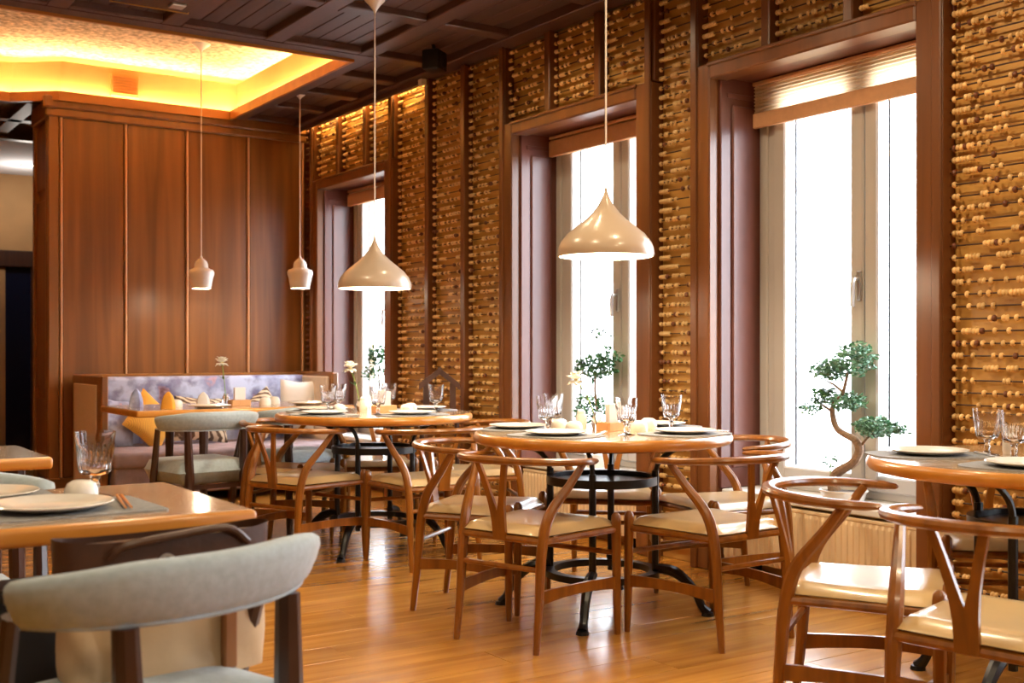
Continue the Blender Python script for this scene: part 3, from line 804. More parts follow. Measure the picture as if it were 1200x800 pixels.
make_square('dining_table', 'long wooden table in front of the floral sofa', 1.87, 3.25, 6.68, 7.50, inset=0.42)

# ------------------------------------------------------------------ upholstered armchairs
def make_arm(label):
    t = thing('upholstered_chair', label, 'chair', group='grey upholstered chairs')
    N = 25; ring_n = 14; vs = []
    for k in range(N):
        q = k / (N - 1); a = radians(-84 + 168 * q)
        x = 0.285 * sin(a); y = -0.055 - 0.185 * cos(a)
        nx, ny = sin(a), -cos(a)
        end = 1 - abs(2 * q - 1); cap = min(1.0, end / 0.10); cap = sqrt(max(0.0, cap * (2 - cap))) if cap < 1 else 1
        hh = (0.040 + 0.015 * min(1, end * 1.6)) * max(cap, 0.05); tt = 0.036 * max(cap, 0.05)
        zc = 0.700 + 0.012 * min(1, end * 1.6)
        for j in range(ring_n):
            b = 2 * pi * j / ring_n
            cx_ = cos(b); sx_ = sin(b)
            ex = (abs(cx_) ** 0.7) * (1 if cx_ > 0 else -1); ez = (abs(sx_) ** 0.7) * (1 if sx_ > 0 else -1)
            lean = 0.018 * ez
            vs.append((x + nx * (tt * ex + lean), y + ny * (tt * ex + lean), zc + hh * ez))
    fs = [(i * ring_n + j, i * ring_n + (j + 1) % ring_n, (i + 1) * ring_n + (j + 1) % ring_n, (i + 1) * ring_n + j) for i in range(N - 1) for j in range(ring_n)]
    fs += [tuple(range(ring_n - 1, -1, -1)), tuple((N - 1) * ring_n + j for j in range(ring_n))]
    b = MB().add(vs, fs).build('backrest', 'grey_fabric', t, True, angle=80)
    P = []
    for k in range(N):
        q = k / (N - 1); a = radians(-76 + 152 * q); P.append((0.295 * sin(a), -0.050 - 0.200 * cos(a), 0.668 - 0.006 * cos(a)))
    MB().tube(P, 0.0035, 6).build('seam', 'grey_fabric', b)
    def top(u, v_):
        hw = 0.225 + 0.02 * v_; X, Y = 2 * u - 1, 2 * v_ - 1
        k = max(0.0, 1 - max(abs(X), abs(Y)) ** 6)
        return (X * hw, Y * 0.22, 0.43 + 0.068 * k ** 0.4)
    MB().grid(17, 17, top).grid(17, 17, lambda u, v_: ((2 * u - 1) * (0.225 + 0.02 * v_), (2 * v_ - 1) * 0.22, 0.43 - 0.075 * max(0.0, 1 - max(abs(2 * u - 1), abs(2 * v_ - 1)) ** 6) ** 0.4)).build('seat', 'grey_fabric', t, True, angle=80)
    for s in (-1, 1):
        MB().tube([(s * 0.255, 0.10, 0), (s * 0.250, 0.055, 0.40), (s * 0.264, -0.03, 0.67)], [0.014, 0.022, 0.016], 8).build('front_leg', 'dark_leg', t)
        MB().tube([(s * 0.185, -0.255, 0), (s * 0.165, -0.215, 0.40), (s * 0.170, -0.205, 0.66)], [0.014, 0.026, 0.020], 8, True, (1.0, 1.25)).build('back_leg', 'dark_leg', t)
        MB().box(s * 0.2 - 0.012, s * 0.2 + 0.012, -0.20, 0.19, 0.335, 0.36).build('seat_rail', 'dark_leg', t, False)
    for yy in (-0.20, 0.19): MB().box(-0.19, 0.19, yy - 0.012, yy + 0.012, 0.335, 0.36).build('seat_rail', 'dark_leg', t, False)
    return t
u0 = make_arm('large grey upholstered chair in the left foreground holding a handbag')
u0.location = (0.600, 2.120, 0); u0.rotation_euler = (0, 0, radians(19))
dup(u0, (0.40, 3.26, 0), radians(180), 'grey upholstered chair across the left foreground table')
dup(u0, (2.175, 6.50, 0), radians(8), 'grey upholstered chair at the sofa table, left')
dup(u0, (2.86, 6.72, 0), radians(6), 'grey upholstered chair at the sofa table, half hidden')

# ------------------------------------------------------------------ corner sofa with its cushions
so = thing('banquette_sofa', 'long floral banquette sofa with wooden end panel against panelling', 'sofa', (0, 0, 0))
YS = 8.28
MB().rbox(2.16, 3.96, YS, 9.10, 0.27, 0.385, 0.03, 3).build('seat', 'seat_mauve', so, True, angle=60)
MB().rbox(2.17, 3.96, 9.08, 9.26, 0.36, 0.905, 0.03, 3).build('backrest', 'floral', so, True, angle=60)
MB().cbox(2.18, 3.96, YS + 0.04, 9.30, 0.07, 0.28, 0.01).build('base', 'seat_mauve', so, False)
MB().cbox(2.16, 3.98, 9.25, 9.33, 0.05, 0.925, 0.01).build('back_frame', 'panel_trim', so, False)
en = MB().cbox(2.115, 2.165, YS + 0.16, 9.30, 0.0, 0.925, 0.008).build('end_frame', 'panel_trim', so, False)
MB().cbox(2.104, 2.117, YS + 0.28, 9.22, 0.10, 0.86, 0.005).build('end_inset', 'beige_fabric', en, False)
rf = MB().cbox(3.955, 4.01, 8.55, 9.33, 0.0, 0.935, 0.01).build('wall_frame', 'panel_trim', so, False)
MB().cbox(3.925, 3.96, 8.60, 9.26, 0.36, 0.90, 0.012).build('wall_backrest', 'beige_fabric', so, False)
for x in (2.22, 3.05, 3.88): MB().box(x - 0.025, x + 0.025, YS + 0.06, YS + 0.11, 0, 0.08).build('leg', 'dark_leg', so, False)
def pillow(label, mat, loc, rot, w_=0.44, h_=0.40, d_=0.07, group=None):
    def side(s):
        def f(u, v_):
            X, Y = 2 * u - 1, 2 * v_ - 1
            k = max(0.0, (1 - X * X) * (1 - Y * Y)) ** 0.5
            pin = 1 - 0.10 * (1 - abs(X)) * abs(Y) ** 3; pin2 = 1 - 0.10 * (1 - abs(Y)) * abs(X) ** 3
            return (X * w_ / 2 * pin2, s * d_ * k, Y * h_ / 2 * pin)
        return f
    o = MB().grid(13, 13, side(1)).grid(13, 13, side(-1)).build('cushion', mat, None, True, angle=80)
    o.location = loc; o.rotation_euler = rot
    tag(o, label, 'cushion', group)
pillow('ochre yellow cushion leaning on the floral sofa', 'ochre', (2.58, 8.84, 0.57), (radians(-16), radians(40), 0.2), 0.38, 0.36, 0.07, 'sofa cushions')
pillow('brown and cream striped cushion behind the grey sofa chair', 'zebra', (2.98, 8.86, 0.57), (radians(-14), radians(4), -0.1), 0.42, 0.36, 0.07, 'sofa cushions')
pillow('brown patterned cushion further right on the sofa', 'zebra', (3.46, 8.86, 0.57), (radians(-12), radians(-30), 0.1), 0.40, 0.36, 0.07, 'sofa cushions')
pillow('floral mauve cushion at the sofa left end', 'floral', (2.32, 8.89, 0.56), (radians(-10), radians(10), 0.3), 0.36, 0.38, 0.07, 'sofa cushions')
pillow('white square cushion in the sofa corner by the window', 'white_cloth', (3.80, 8.90, 0.66), (radians(-10), radians(3), radians(-28)), 0.30, 0.42, 0.06, 'sofa cushions')

# ------------------------------------------------------------------ pendants
def big_pendant(loc, zb, label, ceil=ZC, dia=0.408):
    t = thing('pendant_lamp', label, 'lamp', (loc[0], loc[1], zb), 0, 'wide onion shaped pendants')
    r = dia / 2
    prof = [(r * 0.985, 0.0), (r, 0.012), (r * 0.985, 0.035), (r * 0.93, 0.062), (r * 0.80, 0.095), (r * 0.60, 0.128), (r * 0.42, 0.157), (r * 0.28, 0.185), (r * 0.17, 0.214), (r * 0.09, 0.245), (r * 0.04, 0.270), (r * 0.022, 0.290)]
    sh = MB().lathe([(a, b) for a, b in prof], 48)
    sh.f = [f for f in sh.f if len(f) <= 4]
    s = sh.build('shade', 'lamp_shade', t, True, angle=60)
    ins = MB().lathe([(max(0.004, a - 0.004), b - 0.001 if i else 0.0) for i, (a, b) in enumerate(prof[:-1])], 48); ins.f = [f for f in ins.f if len(f) <= 4]
    ins.build('shade_lining', 'lamp_inner', s, True, angle=60)
    MB().lathe([(0.0, 0.060), (0.022, 0.066), (0.033, 0.085), (0.030, 0.108), (0.015, 0.130), (0.013, 0.160)], 16).build('bulb', 'bulb', t)
    MB().tube([(0, 0, 0.285), (0, 0, ceil - zb)], 0.0042, 6).build('cord', 'cord', t)
    MB().lathe([(0.006, -0.075), (0.012, -0.060), (0.034, -0.030), (0.056, -0.008), (0.058, 0.0)], 24, (0, 0, ceil - zb)).build('canopy', 'lamp_white', t)
    lamp_light('pendant_light', (0, 0, 0.04), 26, (1, 0.80, 0.56), 0.05, t)
big_pendant((3.019, 3.816), 1.500, 'wide glossy onion shaped pendant over the middle table')
big_pendant((2.916, 5.748), 1.450, 'wide cream onion shaped pendant over the far round table')
def small_pendant(loc, zb, label, ceil):
    t = thing('pendant_lamp', label, 'lamp', (loc[0], loc[1], zb), 0, 'small white bell pendants')
    prof = [(0.072, 0.0), (0.078, 0.03), (0.088, 0.085), (0.096, 0.105), (0.097, 0.125), (0.088, 0.142), (0.062, 0.152), (0.052, 0.160), (0.050, 0.185), (0.042, 0.205), (0.026, 0.222), (0.012, 0.232), (0.010, 0.245)]
    sh = MB().lathe(prof, 32); sh.f = [f for f in sh.f if len(f) <= 4]
    s = sh.build('shade', 'lamp_white', t, True, angle=50)
    ins = MB().lathe([(a - 0.004, b) for a, b in prof[:6]], 32); ins.f = [f for f in ins.f if len(f) <= 4]
    ins.build('shade_lining', 'lamp_inner', s, True)
    MB().lathe([(0.0, 0.02), (0.03, 0.03), (0.034, 0.05), (0.02, 0.08)], 12).build('bulb', 'bulb', t)
    MB().tube([(0, 0, 0.24), (0, 0, ceil - zb)], 0.0045, 6).build('cord', 'cord', t)
    MB().lathe([(0.006, -0.06), (0.012, -0.05), (0.038, -0.028), (0.068, -0.007), (0.070, 0.0)], 24, (0, 0, ceil - zb)).build('canopy', 'lamp_white', t)
    lamp_light('pendant_light', (0, 0, 0.02), 14, (1, 0.80, 0.56), 0.03, t)
small_pendant((2.907, 8.64), 1.582, 'small white bell pendant hanging from the glowing ceiling recess', 3.45)
small_pendant((3.558, 8.277), 1.586, 'small white bell pendant near the corner window', zt - 0.01)

# unseen ceiling downlights, added for warm fill light
for i, (x, y) in enumerate([(0.6, 0.6), (2.3, 0.6), (0.6, -1.2), (2.3, -1.2), (-1.4, 2.2), (-1.4, 4.6), (3.0, 1.6), (3.0, 3.0), (3.0, 4.3), (1.5, 3.2), (1.7, 4.9), (3.3, 5.2)]):
    t = thing('ceiling_light', 'added fill downlight out of view, %s' % ('right above the viewer', 'above the right near tables', 'behind the viewer, left', 'behind the viewer, right', 'over the left near area', 'over the left far area', 'over the right edge table', 'before the nearest window', 'before the middle window', 'over the walkway, near end', 'over the walkway, far end', 'before the far bead panels')[i], 'ceiling light', (x, y, zt), 0, 'added fill downlights out of view')
    MB().lathe([(0.0, -0.006), (0.06, -0.006), (0.06, 0.0)], 20).build('diffuser', 'downlight', t)
    MB().lathe([(0.061, -0.012), (0.085, -0.012), (0.085, 0.0), (0.061, 0.0)], 20, close=True).build('bezel', 'lamp_white', t)
    lamp_light('fill_beam', (0, 0, -0.03), 58, (1, 0.77, 0.48), 0.07, t, 160)

# speaker under the ceiling
s = thing('loudspeaker', 'small black loudspeaker under the ceiling by the bead wall', 'speaker', (3.74, 6.52, ZC - 0.065), radians(35))
MB().rbox(-0.075, 0.075, -0.06, 0.06, -0.065, 0.065, 0.015, 2).build('cabinet', 'black', s)
MB().lathe([(0.0, 0), (0.05, 0.004), (0.055, 0.0)], 20).build('cone', 'iron', s, loc=(0, -0.062, 0)).rotation_euler = (radians(90), 0, 0)
MB().tube([(0, 0, 0.06), (0, 0.02, 0.16)], 0.012, 8).build('bracket', 'black', s)

# boxed fixture on the ceiling at the top edge of the view
cf = thing('ceiling_fixture', 'dark boxed ceiling fixture with a brass edge at the top of the photo', 'fixture', (1.86, 6.20, ZC), 0)
MB().cbox(-0.22, 0.20, -0.18, 0.15, -0.07, 0.0, 0.006).build('box', 'leather_brown', cf, False)
MB().box(-0.225, 0.205, 0.148, 0.156, -0.074, -0.062).build('brass_edge', 'brass', cf, False)
MB().cbox(0.06, 0.14, -0.02, 0.06, -0.085, -0.068, 0.004).build('spot_head', 'metal', cf, False)

# ------------------------------------------------------------------ table ware
def goblet_root(label, scale=1.0):
    t = thing('wine_glass', label, 'glass', group='ribbed wine glasses')
    rib = lambda j, z: 1 + (0.05 if (j % 2 == 0 and 0.056 < z < 0.125) else 0.0)
    MB().lathe([(0.014, 0.050), (0.030, 0.054), (0.0345, 0.062), (0.0385, 0.095), (0.0425, 0.124), (0.0440, 0.130), (0.0465, 0.153), (0.0450, 0.153), (0.0420, 0.128), (0.0360, 0.095), (0.0310, 0.066), (0.0, 0.060)], 36, rf=rib).build('bowl', 'goblet_glass', t, True, angle=30)
    MB().lathe([(0.0, 0.002), (0.013, 0.007), (0.008, 0.014), (0.0115, 0.026), (0.008, 0.038), (0.012, 0.048), (0.016, 0.052)], 12).build('stem', 'goblet_glass', t, True)
    MB().lathe([(0.0, 0.0), (0.036, 0.0), (0.036, 0.003), (0.014, 0.008), (0.0, 0.009)], 24).build('foot', 'goblet_glass', t, True)
    return t
def plate_me(r):
    return MB().lathe([(0.0, 0.0), (r * 0.55, 0.0), (r * 0.62, 0.003), (r * 0.98, 0.014), (r, 0.016), (r * 0.985, 0.018), (r * 0.66, 0.008), (r * 0.60, 0.0055), (0.0, 0.0055)], 40).mesh('plate', M['porcelain'], True, 50)
PLATE = plate_me(0.128)
def rrect(hx, hy, r, n=6):
    return [(sx * (hx - r) + r * cos(a0 + pi / 2 * k / n), sy * (hy - r) + r * sin(a0 + pi / 2 * k / n)) for sx, sy, a0 in ((1, 1, 0), (-1, 1, pi / 2), (-1, -1, pi), (1, -1, 3 * pi / 2)) for k in range(n + 1)]
MATM = MB().prism(rrect(0.19, 0.145, 0.10), 0, 0.004).mesh('placemat', M['mat_grey'], False)
MATR = MB().prism(rrect(0.21, 0.14, 0.012), 0, 0.004).mesh('placemat', M['mat_grey'], False)
CUP = MB().lathe([(0.0, 0.0), (0.036, 0.0), (0.038, 0.006), (0.0365, 0.026), (0.031, 0.040), (0.020, 0.047), (0.0, 0.049)], 24).mesh('cup', M['porcelain'], True, 60)
SAUCER = plate_me(0.062)
DISC = {}
def put_plate(x, y, z, label): return tag(link('plate', PLATE, None, (x, y, z)), label, 'plate', 'cream dinner plates')
def put_mat(x, y, rz, label, me=None): return tag(link('placemat', me or MATM, None, (x, y, TZ), (0, 0, rz)), label, 'placemat', 'grey placemats')
def put_cup(x, y, label, z=TZ, cat='cup'): return tag(link('inverted_cup', CUP, None, (x, y, z)), label, cat, 'small cream cups turned upside down')
g0 = [None]
def put_glass(x, y, label, z=TZ, sc=1.0):
    if g0[0] is None: g0[0] = goblet_root(label); o = g0[0]; o.location = (x, y, z)
    else: o = dup(g0[0], (x, y, z), random.random() * 3, label)
    o.scale = (sc, sc, sc); return o
def shaker(x, y, label):
    t = thing('salt_shaker', label, 'shaker', (x, y, TZ), 0, 'white ceramic shakers')
    MB().lathe([(0.0, 0), (0.022, 0), (0.024, 0.01), (0.024, 0.055), (0.019, 0.066)], 20).build('body', 'porcelain', t, True)
    MB().lathe([(0.019, 0.066), (0.018, 0.078), (0.010, 0.086), (0.0, 0.088)], 20).build('cap', 'porcelain', t, True)
def wood_caddy(x, y, rz, label, cards=True):
    t = thing('condiment_box', label, 'box', (x, y, TZ), rz, 'small wooden table boxes')
    MB().cbox(-0.06, 0.06, -0.035, 0.035, 0, 0.008, 0.002).build('bottom', 'wood_box', t, False)
    for s_ in (-1, 1):
        MB().cbox(-0.06, 0.06, s_ * 0.035 - 0.004, s_ * 0.035 + 0.004, 0, 0.038, 0.002).build('side', 'wood_box', t, False)
        MB().cbox(s_ * 0.06 - 0.004, s_ * 0.06 + 0.004, -0.035, 0.035, 0, 0.038, 0.002).build('side', 'wood_box', t, False)
    if cards:
        for k in range(3): MB().cbox(-0.035, 0.035, -0.015 + k * 0.009, -0.009 + k * 0.009, 0.008, 0.115, 0.001).build('paper_card', 'paper', t, False)
def petals(mb_p, c, r, n=9, tilt=0.5, ax=0.0):
    for k in range(n):
        a = 2 * pi * k / n + ax; ri = r * (0.75 + 0.35 * random.random()); up = tilt + 0.5 * random.random()
        d = Vector((cos(a), sin(a), up)).normalized(); s_ = Vector((-sin(a), cos(a), 0))
        P0 = Vector(c); tip = P0 + d * ri; midp = P0 + d * ri * 0.6 + Vector((0, 0, 0.12 * ri)); nrm = d.cross(s_).normalized() * 0.0012
        wv = s_ * ri * 0.34
        vs = [P0 + nrm, midp - wv + nrm, tip + nrm, midp + wv + nrm, P0 - nrm, midp - wv - nrm, tip - nrm, midp + wv - nrm]
        mb_p.add(vs, [(0, 1, 2, 3), (7, 6, 5, 4), (0, 4, 5, 1), (1, 5, 6, 2), (2, 6, 7, 3), (3, 7, 4, 0)])
def flower_vase(x, y, label, lean, zl=TZ, hgt=0.20, two=False, bulge=False):
    t = thing('flower_vase', label, 'flower', (x, y, zl), 0, 'white flowers in little vases')
    MB().lathe([(0.0, 0), (0.022, 0), (0.026, 0.02), (0.022, 0.05), (0.014, 0.066), (0.016, 0.074), (0.0135, 0.074), (0.011, 0.064), (0.019, 0.048), (0.0, 0.01)], 20).build('vase', 'goblet_glass', t, True, angle=60)
    tip = (lean[0], lean[1], hgt)
    P = spline([(0, 0, 0.012), (lean[0] * 0.25, lean[1] * 0.25, hgt * 0.45), (lean[0] * 0.8, lean[1] * 0.8, hgt * 0.9), tip], 4)
    MB().tube(P, 0.0028, 6).build('stem', 'stem', t)
    mb = MB(); petals(mb, tip, 0.052, 12, 0.2); petals(mb, (tip[0], tip[1], tip[2] + 0.006), 0.042, 10, 0.9, 0.4); petals(mb, tip, 0.046, 10, -0.8, 0.2)
    mb.build('petals', 'petal', t, True, kind='stuff', angle=60)
    MB().lathe([(0.0, -0.008), (0.010, 0.0), (0.007, 0.012), (0.0, 0.016)], 10, tip).build('flower_centre', 'petal_core', t)
    lf = MB()
    for k in range(3):
        a = 2.1 * k; q = Vector((lean[0] * 0.5, lean[1] * 0.5, hgt * 0.6)); d = Vector((cos(a), sin(a), 0.6)).normalized()
        s_ = Vector((-sin(a), cos(a), 0)) * 0.007
        lf.add([q, q + d * 0.025 + s_, q + d * 0.055, q + d * 0.025 - s_], [(0, 1, 2, 3)])
    lf.build('leaves', 'leaf', t, False)
def cutlery(x, y, rz, label):
    t = thing('cutlery', label, 'cutlery', (x, y, TZ + 0.005), rz, 'steel knives on the placemats')
    MB().cbox(-0.09, 0.02, -0.006, 0.006, 0, 0.003, 0.001).build('blade', 'metal', t, False)
    MB().rbox(0.015, 0.11, -0.007, 0.007, 0, 0.007, 0.003, 2).build('handle', 'metal', t)

# middle round table
def bearing(c, deg, r): return c[0] + r * cos(radians(deg)), c[1] + r * sin(radians(deg))
pos = [(2.735, 3.780, 20, 'front left'), (3.230, 3.560, 95, 'front right'), (2.835, 4.205, -45, 'rear left'), (3.450, 3.985, 200, 'rear right')]
for x, y, rz, nm in pos:
    put_mat(x, y, radians(rz + 90), 'grey placemat at the %s seat of the middle table' % nm)
    put_plate(x, y, TZ + 0.004, 'cream plate at the %s seat of the middle table' % nm)
put_glass(2.835, 3.985, 'ribbed wine glass farthest left on the middle table')
put_glass(3.012, 4.185, 'ribbed wine glass just behind the leftmost one, middle table')
put_glass(2.985, 3.640, 'ribbed wine glass nearest the viewer on the middle table')
put_glass(3.370, 3.800, 'ribbed wine glass farthest right on the middle table')
put_cup(2.955, 4.060, 'cream upturned cup, farthest left on the middle table')
put_cup(2.915, 3.900, 'cream upturned cup beside the salt shaker, middle table')
put_cup(3.170, 3.780, 'cream upturned cup before the flower box, middle table')
put_cup(3.325, 3.900, 'cream upturned cup by the right plate, middle table')
shaker(3.075, 4.060, 'white ceramic shaker on the middle round table')
wood_caddy(3.120, 3.900, radians(10), 'small wooden box with paper cards on the middle table')
flower_vase(3.130, 4.020, 'white flower with green stem in a vase, middle table', (-0.075, 0.055), hgt=0.215)
cutlery(2.90, 3.70, radians(40), 'steel knife right of the front left plate, middle table')
cutlery(3.42, 3.62, radians(110), 'steel knife right of the front right plate, middle table')

# far round table
pos = [(2.60, 5.72, 10, 'front left'), (2.99, 5.45, 95, 'front right'), (2.74, 6.13, -45, 'rear left'), (3.31, 5.885, 190, 'right')]
for x, y, rz, nm in pos:
    put_mat(x, y, radians(rz + 90), 'grey placemat at the %s seat of the far round table' % nm)
    put_plate(x, y, TZ + 0.004, 'cream plate at the %s seat of the far round table' % nm)
put_glass(2.693, 5.875, 'large tumbler like glass farthest left on the far round table')
put_glass(2.883, 6.145, 'ribbed wine glass second from left, far round table')
put_glass(2.843, 5.565, 'ribbed wine glass nearest the viewer, far round table')
put_glass(3.173, 6.065, 'ribbed wine glass second from right, far round table')
put_glass(3.283, 5.705, 'ribbed wine glass farthest right on the far round table')
put_cup(2.763, 5.885, 'cream upturned cup, farthest left on the far round table')
put_cup(3.083, 5.685, 'cream upturned cup near the centre of the far round table')
put_cup(3.173, 5.805, 'cream upturned cup, farthest right on the far round table')
shaker(2.913, 5.885, 'white ceramic shaker on the far round table')
wood_caddy(3.003, 5.805, radians(5), 'small wooden box with paper cards on the far round table')
flower_vase(2.943, 5.985, 'white flower leaning left in a vase, far round table', (-0.05, 0.03), hgt=0.245)

# right edge table
put_mat(3.235, 2.390, radians(150), 'grey placemat at the rear seat of the right edge table')
put_plate(3.235, 2.390, TZ + 0.004, 'cream plate at the rear seat of the right edge table')
put_mat(3.130, 1.960, radians(100), 'grey placemat cut by the right edge')
put_plate(3.130, 1.960, TZ + 0.004, 'cream plate cut by the right edge of the photo')
put_glass(3.425, 2.300, 'ribbed wine glass on the right edge table, left one')
put_glass(3.335, 2.145, 'ribbed wine glass on the right edge table, at the edge')
shaker(3.52, 2.28, 'white shaker behind the wine glasses at the right edge')
cutlery(3.34, 2.23, radians(60), 'steel knife on the right edge table')

# left foreground table
put_mat(0.545, 2.590, radians(2), 'grey placemat at the front of the left foreground table', MATR)
put_plate(0.545, 2.590, TZ + 0.004, 'cream plate at the front of the left foreground table')
put_mat(0.40, 2.86, radians(0), 'grey placemat at the rear of the left foreground table', MATR)
put_plate(0.45, 2.875, TZ + 0.004, 'cream plate at the rear of the left foreground table')
put_cup(0.640, 2.730, 'cream upturned cup beside the foreground wine glass')
put_glass(0.685, 2.790, 'ribbed wine glass on the left foreground table')
cs = thing('chopsticks', 'orange wooden chopsticks on the left foreground placemat', 'chopsticks', (0.70, 2.60, TZ + 0.005), radians(80))
for k in (-1, 1): MB().tube([(-0.11, k * 0.006, 0.004), (0.11, k * 0.005, 0.004)], [0.0025, 0.0042], 6).build('stick', 'chopstick_wood', cs)
nk = MB().lathe([(0.0, 0), (0.034, 0), (0.030, 0.03), (0.012, 0.075), (0.0, 0.085)], 10).build('folded_napkin', 'white_cloth', None, True)
nk.location = (0.36, 2.66, TZ + 0.0045); tag(nk, 'white folded napkin at the left edge of the foreground table', 'napkin')

# amber candle holder on the table at the left edge
ch = thing('candle_holder', 'amber glass candle holder on the left edge table', 'candle holder', (0.555, 4.12, TZ))
MB().lathe([(0.0, 0), (0.030, 0), (0.032, 0.006), (0.036, 0.030), (0.033, 0.032), (0.0, 0.010)], 20).build('base', 'porcelain', ch)
MB().lathe([(0.036, 0.030), (0.040, 0.040), (0.036, 0.075), (0.033, 0.075), (0.035, 0.040), (0.031, 0.032)], 20, rf=lambda j, z: 1 + 0.04 * (j % 2), close=True).build('cup', 'amber_glass', ch)

# long table by the sofa
def cone_napkin(x, y, mat, label, h=0.10):
    o = MB().lathe([(0.045, 0), (0.040, h * 0.4), (0.028, h * 0.75), (0.006, h)], 9, rf=lambda j, z: 1 + 0.12 * (j % 2)).build('cone_napkin', mat, None, True)
    o.location = (x, y, TZ); tag(o, label, 'napkin', 'folded napkins on the sofa table')
cone_napkin(2.12, 6.90, 'orange_cloth', 'orange folded napkin standing on the sofa table')
cone_napkin(2.42, 7.15, 'white_cloth', 'white folded napkin standing on the sofa table', 0.085)
cone_napkin(2.02, 7.22, 'floral', 'mauve folded napkin at the left end of the sofa table', 0.11)
put_plate(2.36, 6.86, TZ, 'cream plate at the left of the sofa table')
put_plate(3.02, 6.90, TZ, 'cream plate at the right of the sofa table')
put_cup(2.20, 7.0, 'cream upturned cup beside the orange napkin')
put_cup(2.78, 7.02, 'cream upturned cup at the middle of the sofa table')
put_cup(2.88, 7.12, 'cream upturned cup right of centre on the sofa table')
wood_caddy(2.60, 7.0, 0.0, 'wooden box with folded papers on the sofa table')
flower_vase(2.555, 7.12, 'single cream bud in a vase on the sofa table', (-0.02, 0.02), hgt=0.27)

# ------------------------------------------------------------------ handbag on the foreground chair
hb = thing('handbag', 'beige canvas handbag with dark brown leather trim on the foreground chair', 'bag', (0.680, 2.235, 0.478), radians(6)); hb.scale = (1, 1, 0.96)
def bag_pt(u, v_):
    a = 2 * pi * u; ex = 0.195 + 0.012 * v_; ey = 0.080 - 0.030 * v_
    c_, s_ = cos(a), sin(a)
    X = ex * (abs(c_) ** 0.5) * (1 if c_ > 0 else -1); Y = ey * (abs(s_) ** 0.6) * (1 if s_ > 0 else -1)
    w_ = 0.006 * sin(5 * a + 9 * v_) * (1 - v_)
    return (X + w_, Y + w_, 0.205 * v_)
MB().grid(41, 10, bag_pt).add([bag_pt(i / 40, 0) for i in range(40)], [tuple(range(39, -1, -1))]).build('body', 'canvas', hb, True, angle=80)
def trim_pt(u, v_):
    a = 2 * pi * u; c_, s_ = cos(a), sin(a)
    X = (0.2085 + 0.004 * v_) * (abs(c_) ** 0.5) * (1 if c_ > 0 else -1); Y = (0.0535 - 0.004 * v_) * (abs(s_) ** 0.6) * (1 if s_ > 0 else -1)
    return (X, Y, 0.195 + 0.085 * v_ + 0.010 * cos(a) ** 2)
tp = MB().grid(41, 5, trim_pt).build('leather_top', 'leather_brown', hb, True, angle=80)
MB().cbox(-0.20, 0.20, -0.03, 0.03, 0.262, 0.272, 0.004).build('closure', 'leather_brown', tp, False)
for x in (0.095, -0.115): MB().cbox(x - 0.014, x + 0.014, -0.092, -0.072, 0.01, 0.20, 0.004).build('strap', 'strap_tan', hb, False)
MB().lathe([(0.010, -0.003), (0.016, -0.003), (0.016, 0.003), (0.010, 0.003)], 16, close=True).build('buckle', 'metal', hb, loc=(-0.02, -0.058, 0.235)).rotation_euler = (radians(90), 0, 0)
P = spline([(-0.13, -0.05, 0.25), (-0.10, -0.062, 0.275), (0.0, -0.066, 0.286), (0.10, -0.062, 0.290), (0.15, -0.05, 0.255)], 4)
MB().tube(P, 0.008, 8).build('handle', 'leather_brown', hb)
# black bag shape added to stand for shade under the foreground table
db = thing('shade_bag', 'black bag shape added for shade left of the foreground chair', 'bag', (0.44, 2.55, 0), radians(0))
def shade_bag_pt(u, v_):
    a = 2 * pi * u; c_, s_ = cos(a), sin(a); k = 1 - 0.25 * v_ ** 2
    return (0.20 * k * (abs(c_) ** 0.6) * (1 if c_ > 0 else -1), 0.09 * k * (abs(s_) ** 0.6) * (1 if s_ > 0 else -1) + 0.008 * sin(7 * a), 0.62 * v_)
MB().grid(33, 9, shade_bag_pt).add([shade_bag_pt(i / 32, 1) for i in range(32)], [tuple(range(32))]).add([shade_bag_pt(i / 32, 0) for i in range(32)], [tuple(range(31, -1, -1))]).build('body', 'black', db, True, angle=70)
MB().tube([(-0.12, -0.088, 0.42), (0.0, -0.094, 0.415), (0.12, -0.088, 0.42)], 0.004, 6).build('zipper', 'metal', db)

# ------------------------------------------------------------------ house shaped lantern on a stand by the bead wall
ls = thing('plant_stand', 'slim dark stand carrying the lantern by the bead wall', 'stand', (3.72, 6.42, 0), radians(-30))
MB().cbox(-0.14, 0.14, -0.14, 0.14, 0.68, 0.705, 0.005).build('top', 'dark_leg', ls, False)
for sx in (-1, 1):
    for sy in (-1, 1): MB().tube([(sx * 0.12, sy * 0.12, 0), (sx * 0.11, sy * 0.11, 0.685)], [0.011, 0.015], 8).build('leg', 'dark_leg', ls)
la = thing('lantern', 'dark wooden house shaped lantern before the bead wall', 'lantern', (3.72, 6.42, 0.706), radians(-30))
MB().cbox(-0.10, 0.10, -0.09, 0.09, 0, 0.02, 0.004).build('base', 'dark_leg', la, False)
for sx in (-1, 1):
    for sy in (-1, 1): MB().box(sx * 0.085 - 0.019, sx * 0.085 + 0.019, sy * 0.075 - 0.015, sy * 0.075 + 0.015, 0.02, 0.19).build('post', 'dark_leg', la, False)
for sx in (-1, 1):
    MB().slab([(0, 0.250), (sx * 0.13, 0.150), (sx * 0.13, 0.190), (0, 0.290)], -0.105, -0.06).build('roof_rafter', 'dark_leg', la, False)
    MB().slab([(0, 0.250), (sx * 0.13, 0.150), (sx * 0.13, 0.190), (0, 0.290)], 0.06, 0.105).build('roof_rafter', 'dark_leg', la, False)
MB().box(-0.012, 0.012, -0.11, 0.11, 0.262, 0.292).build('ridge', 'dark_leg', la, False)

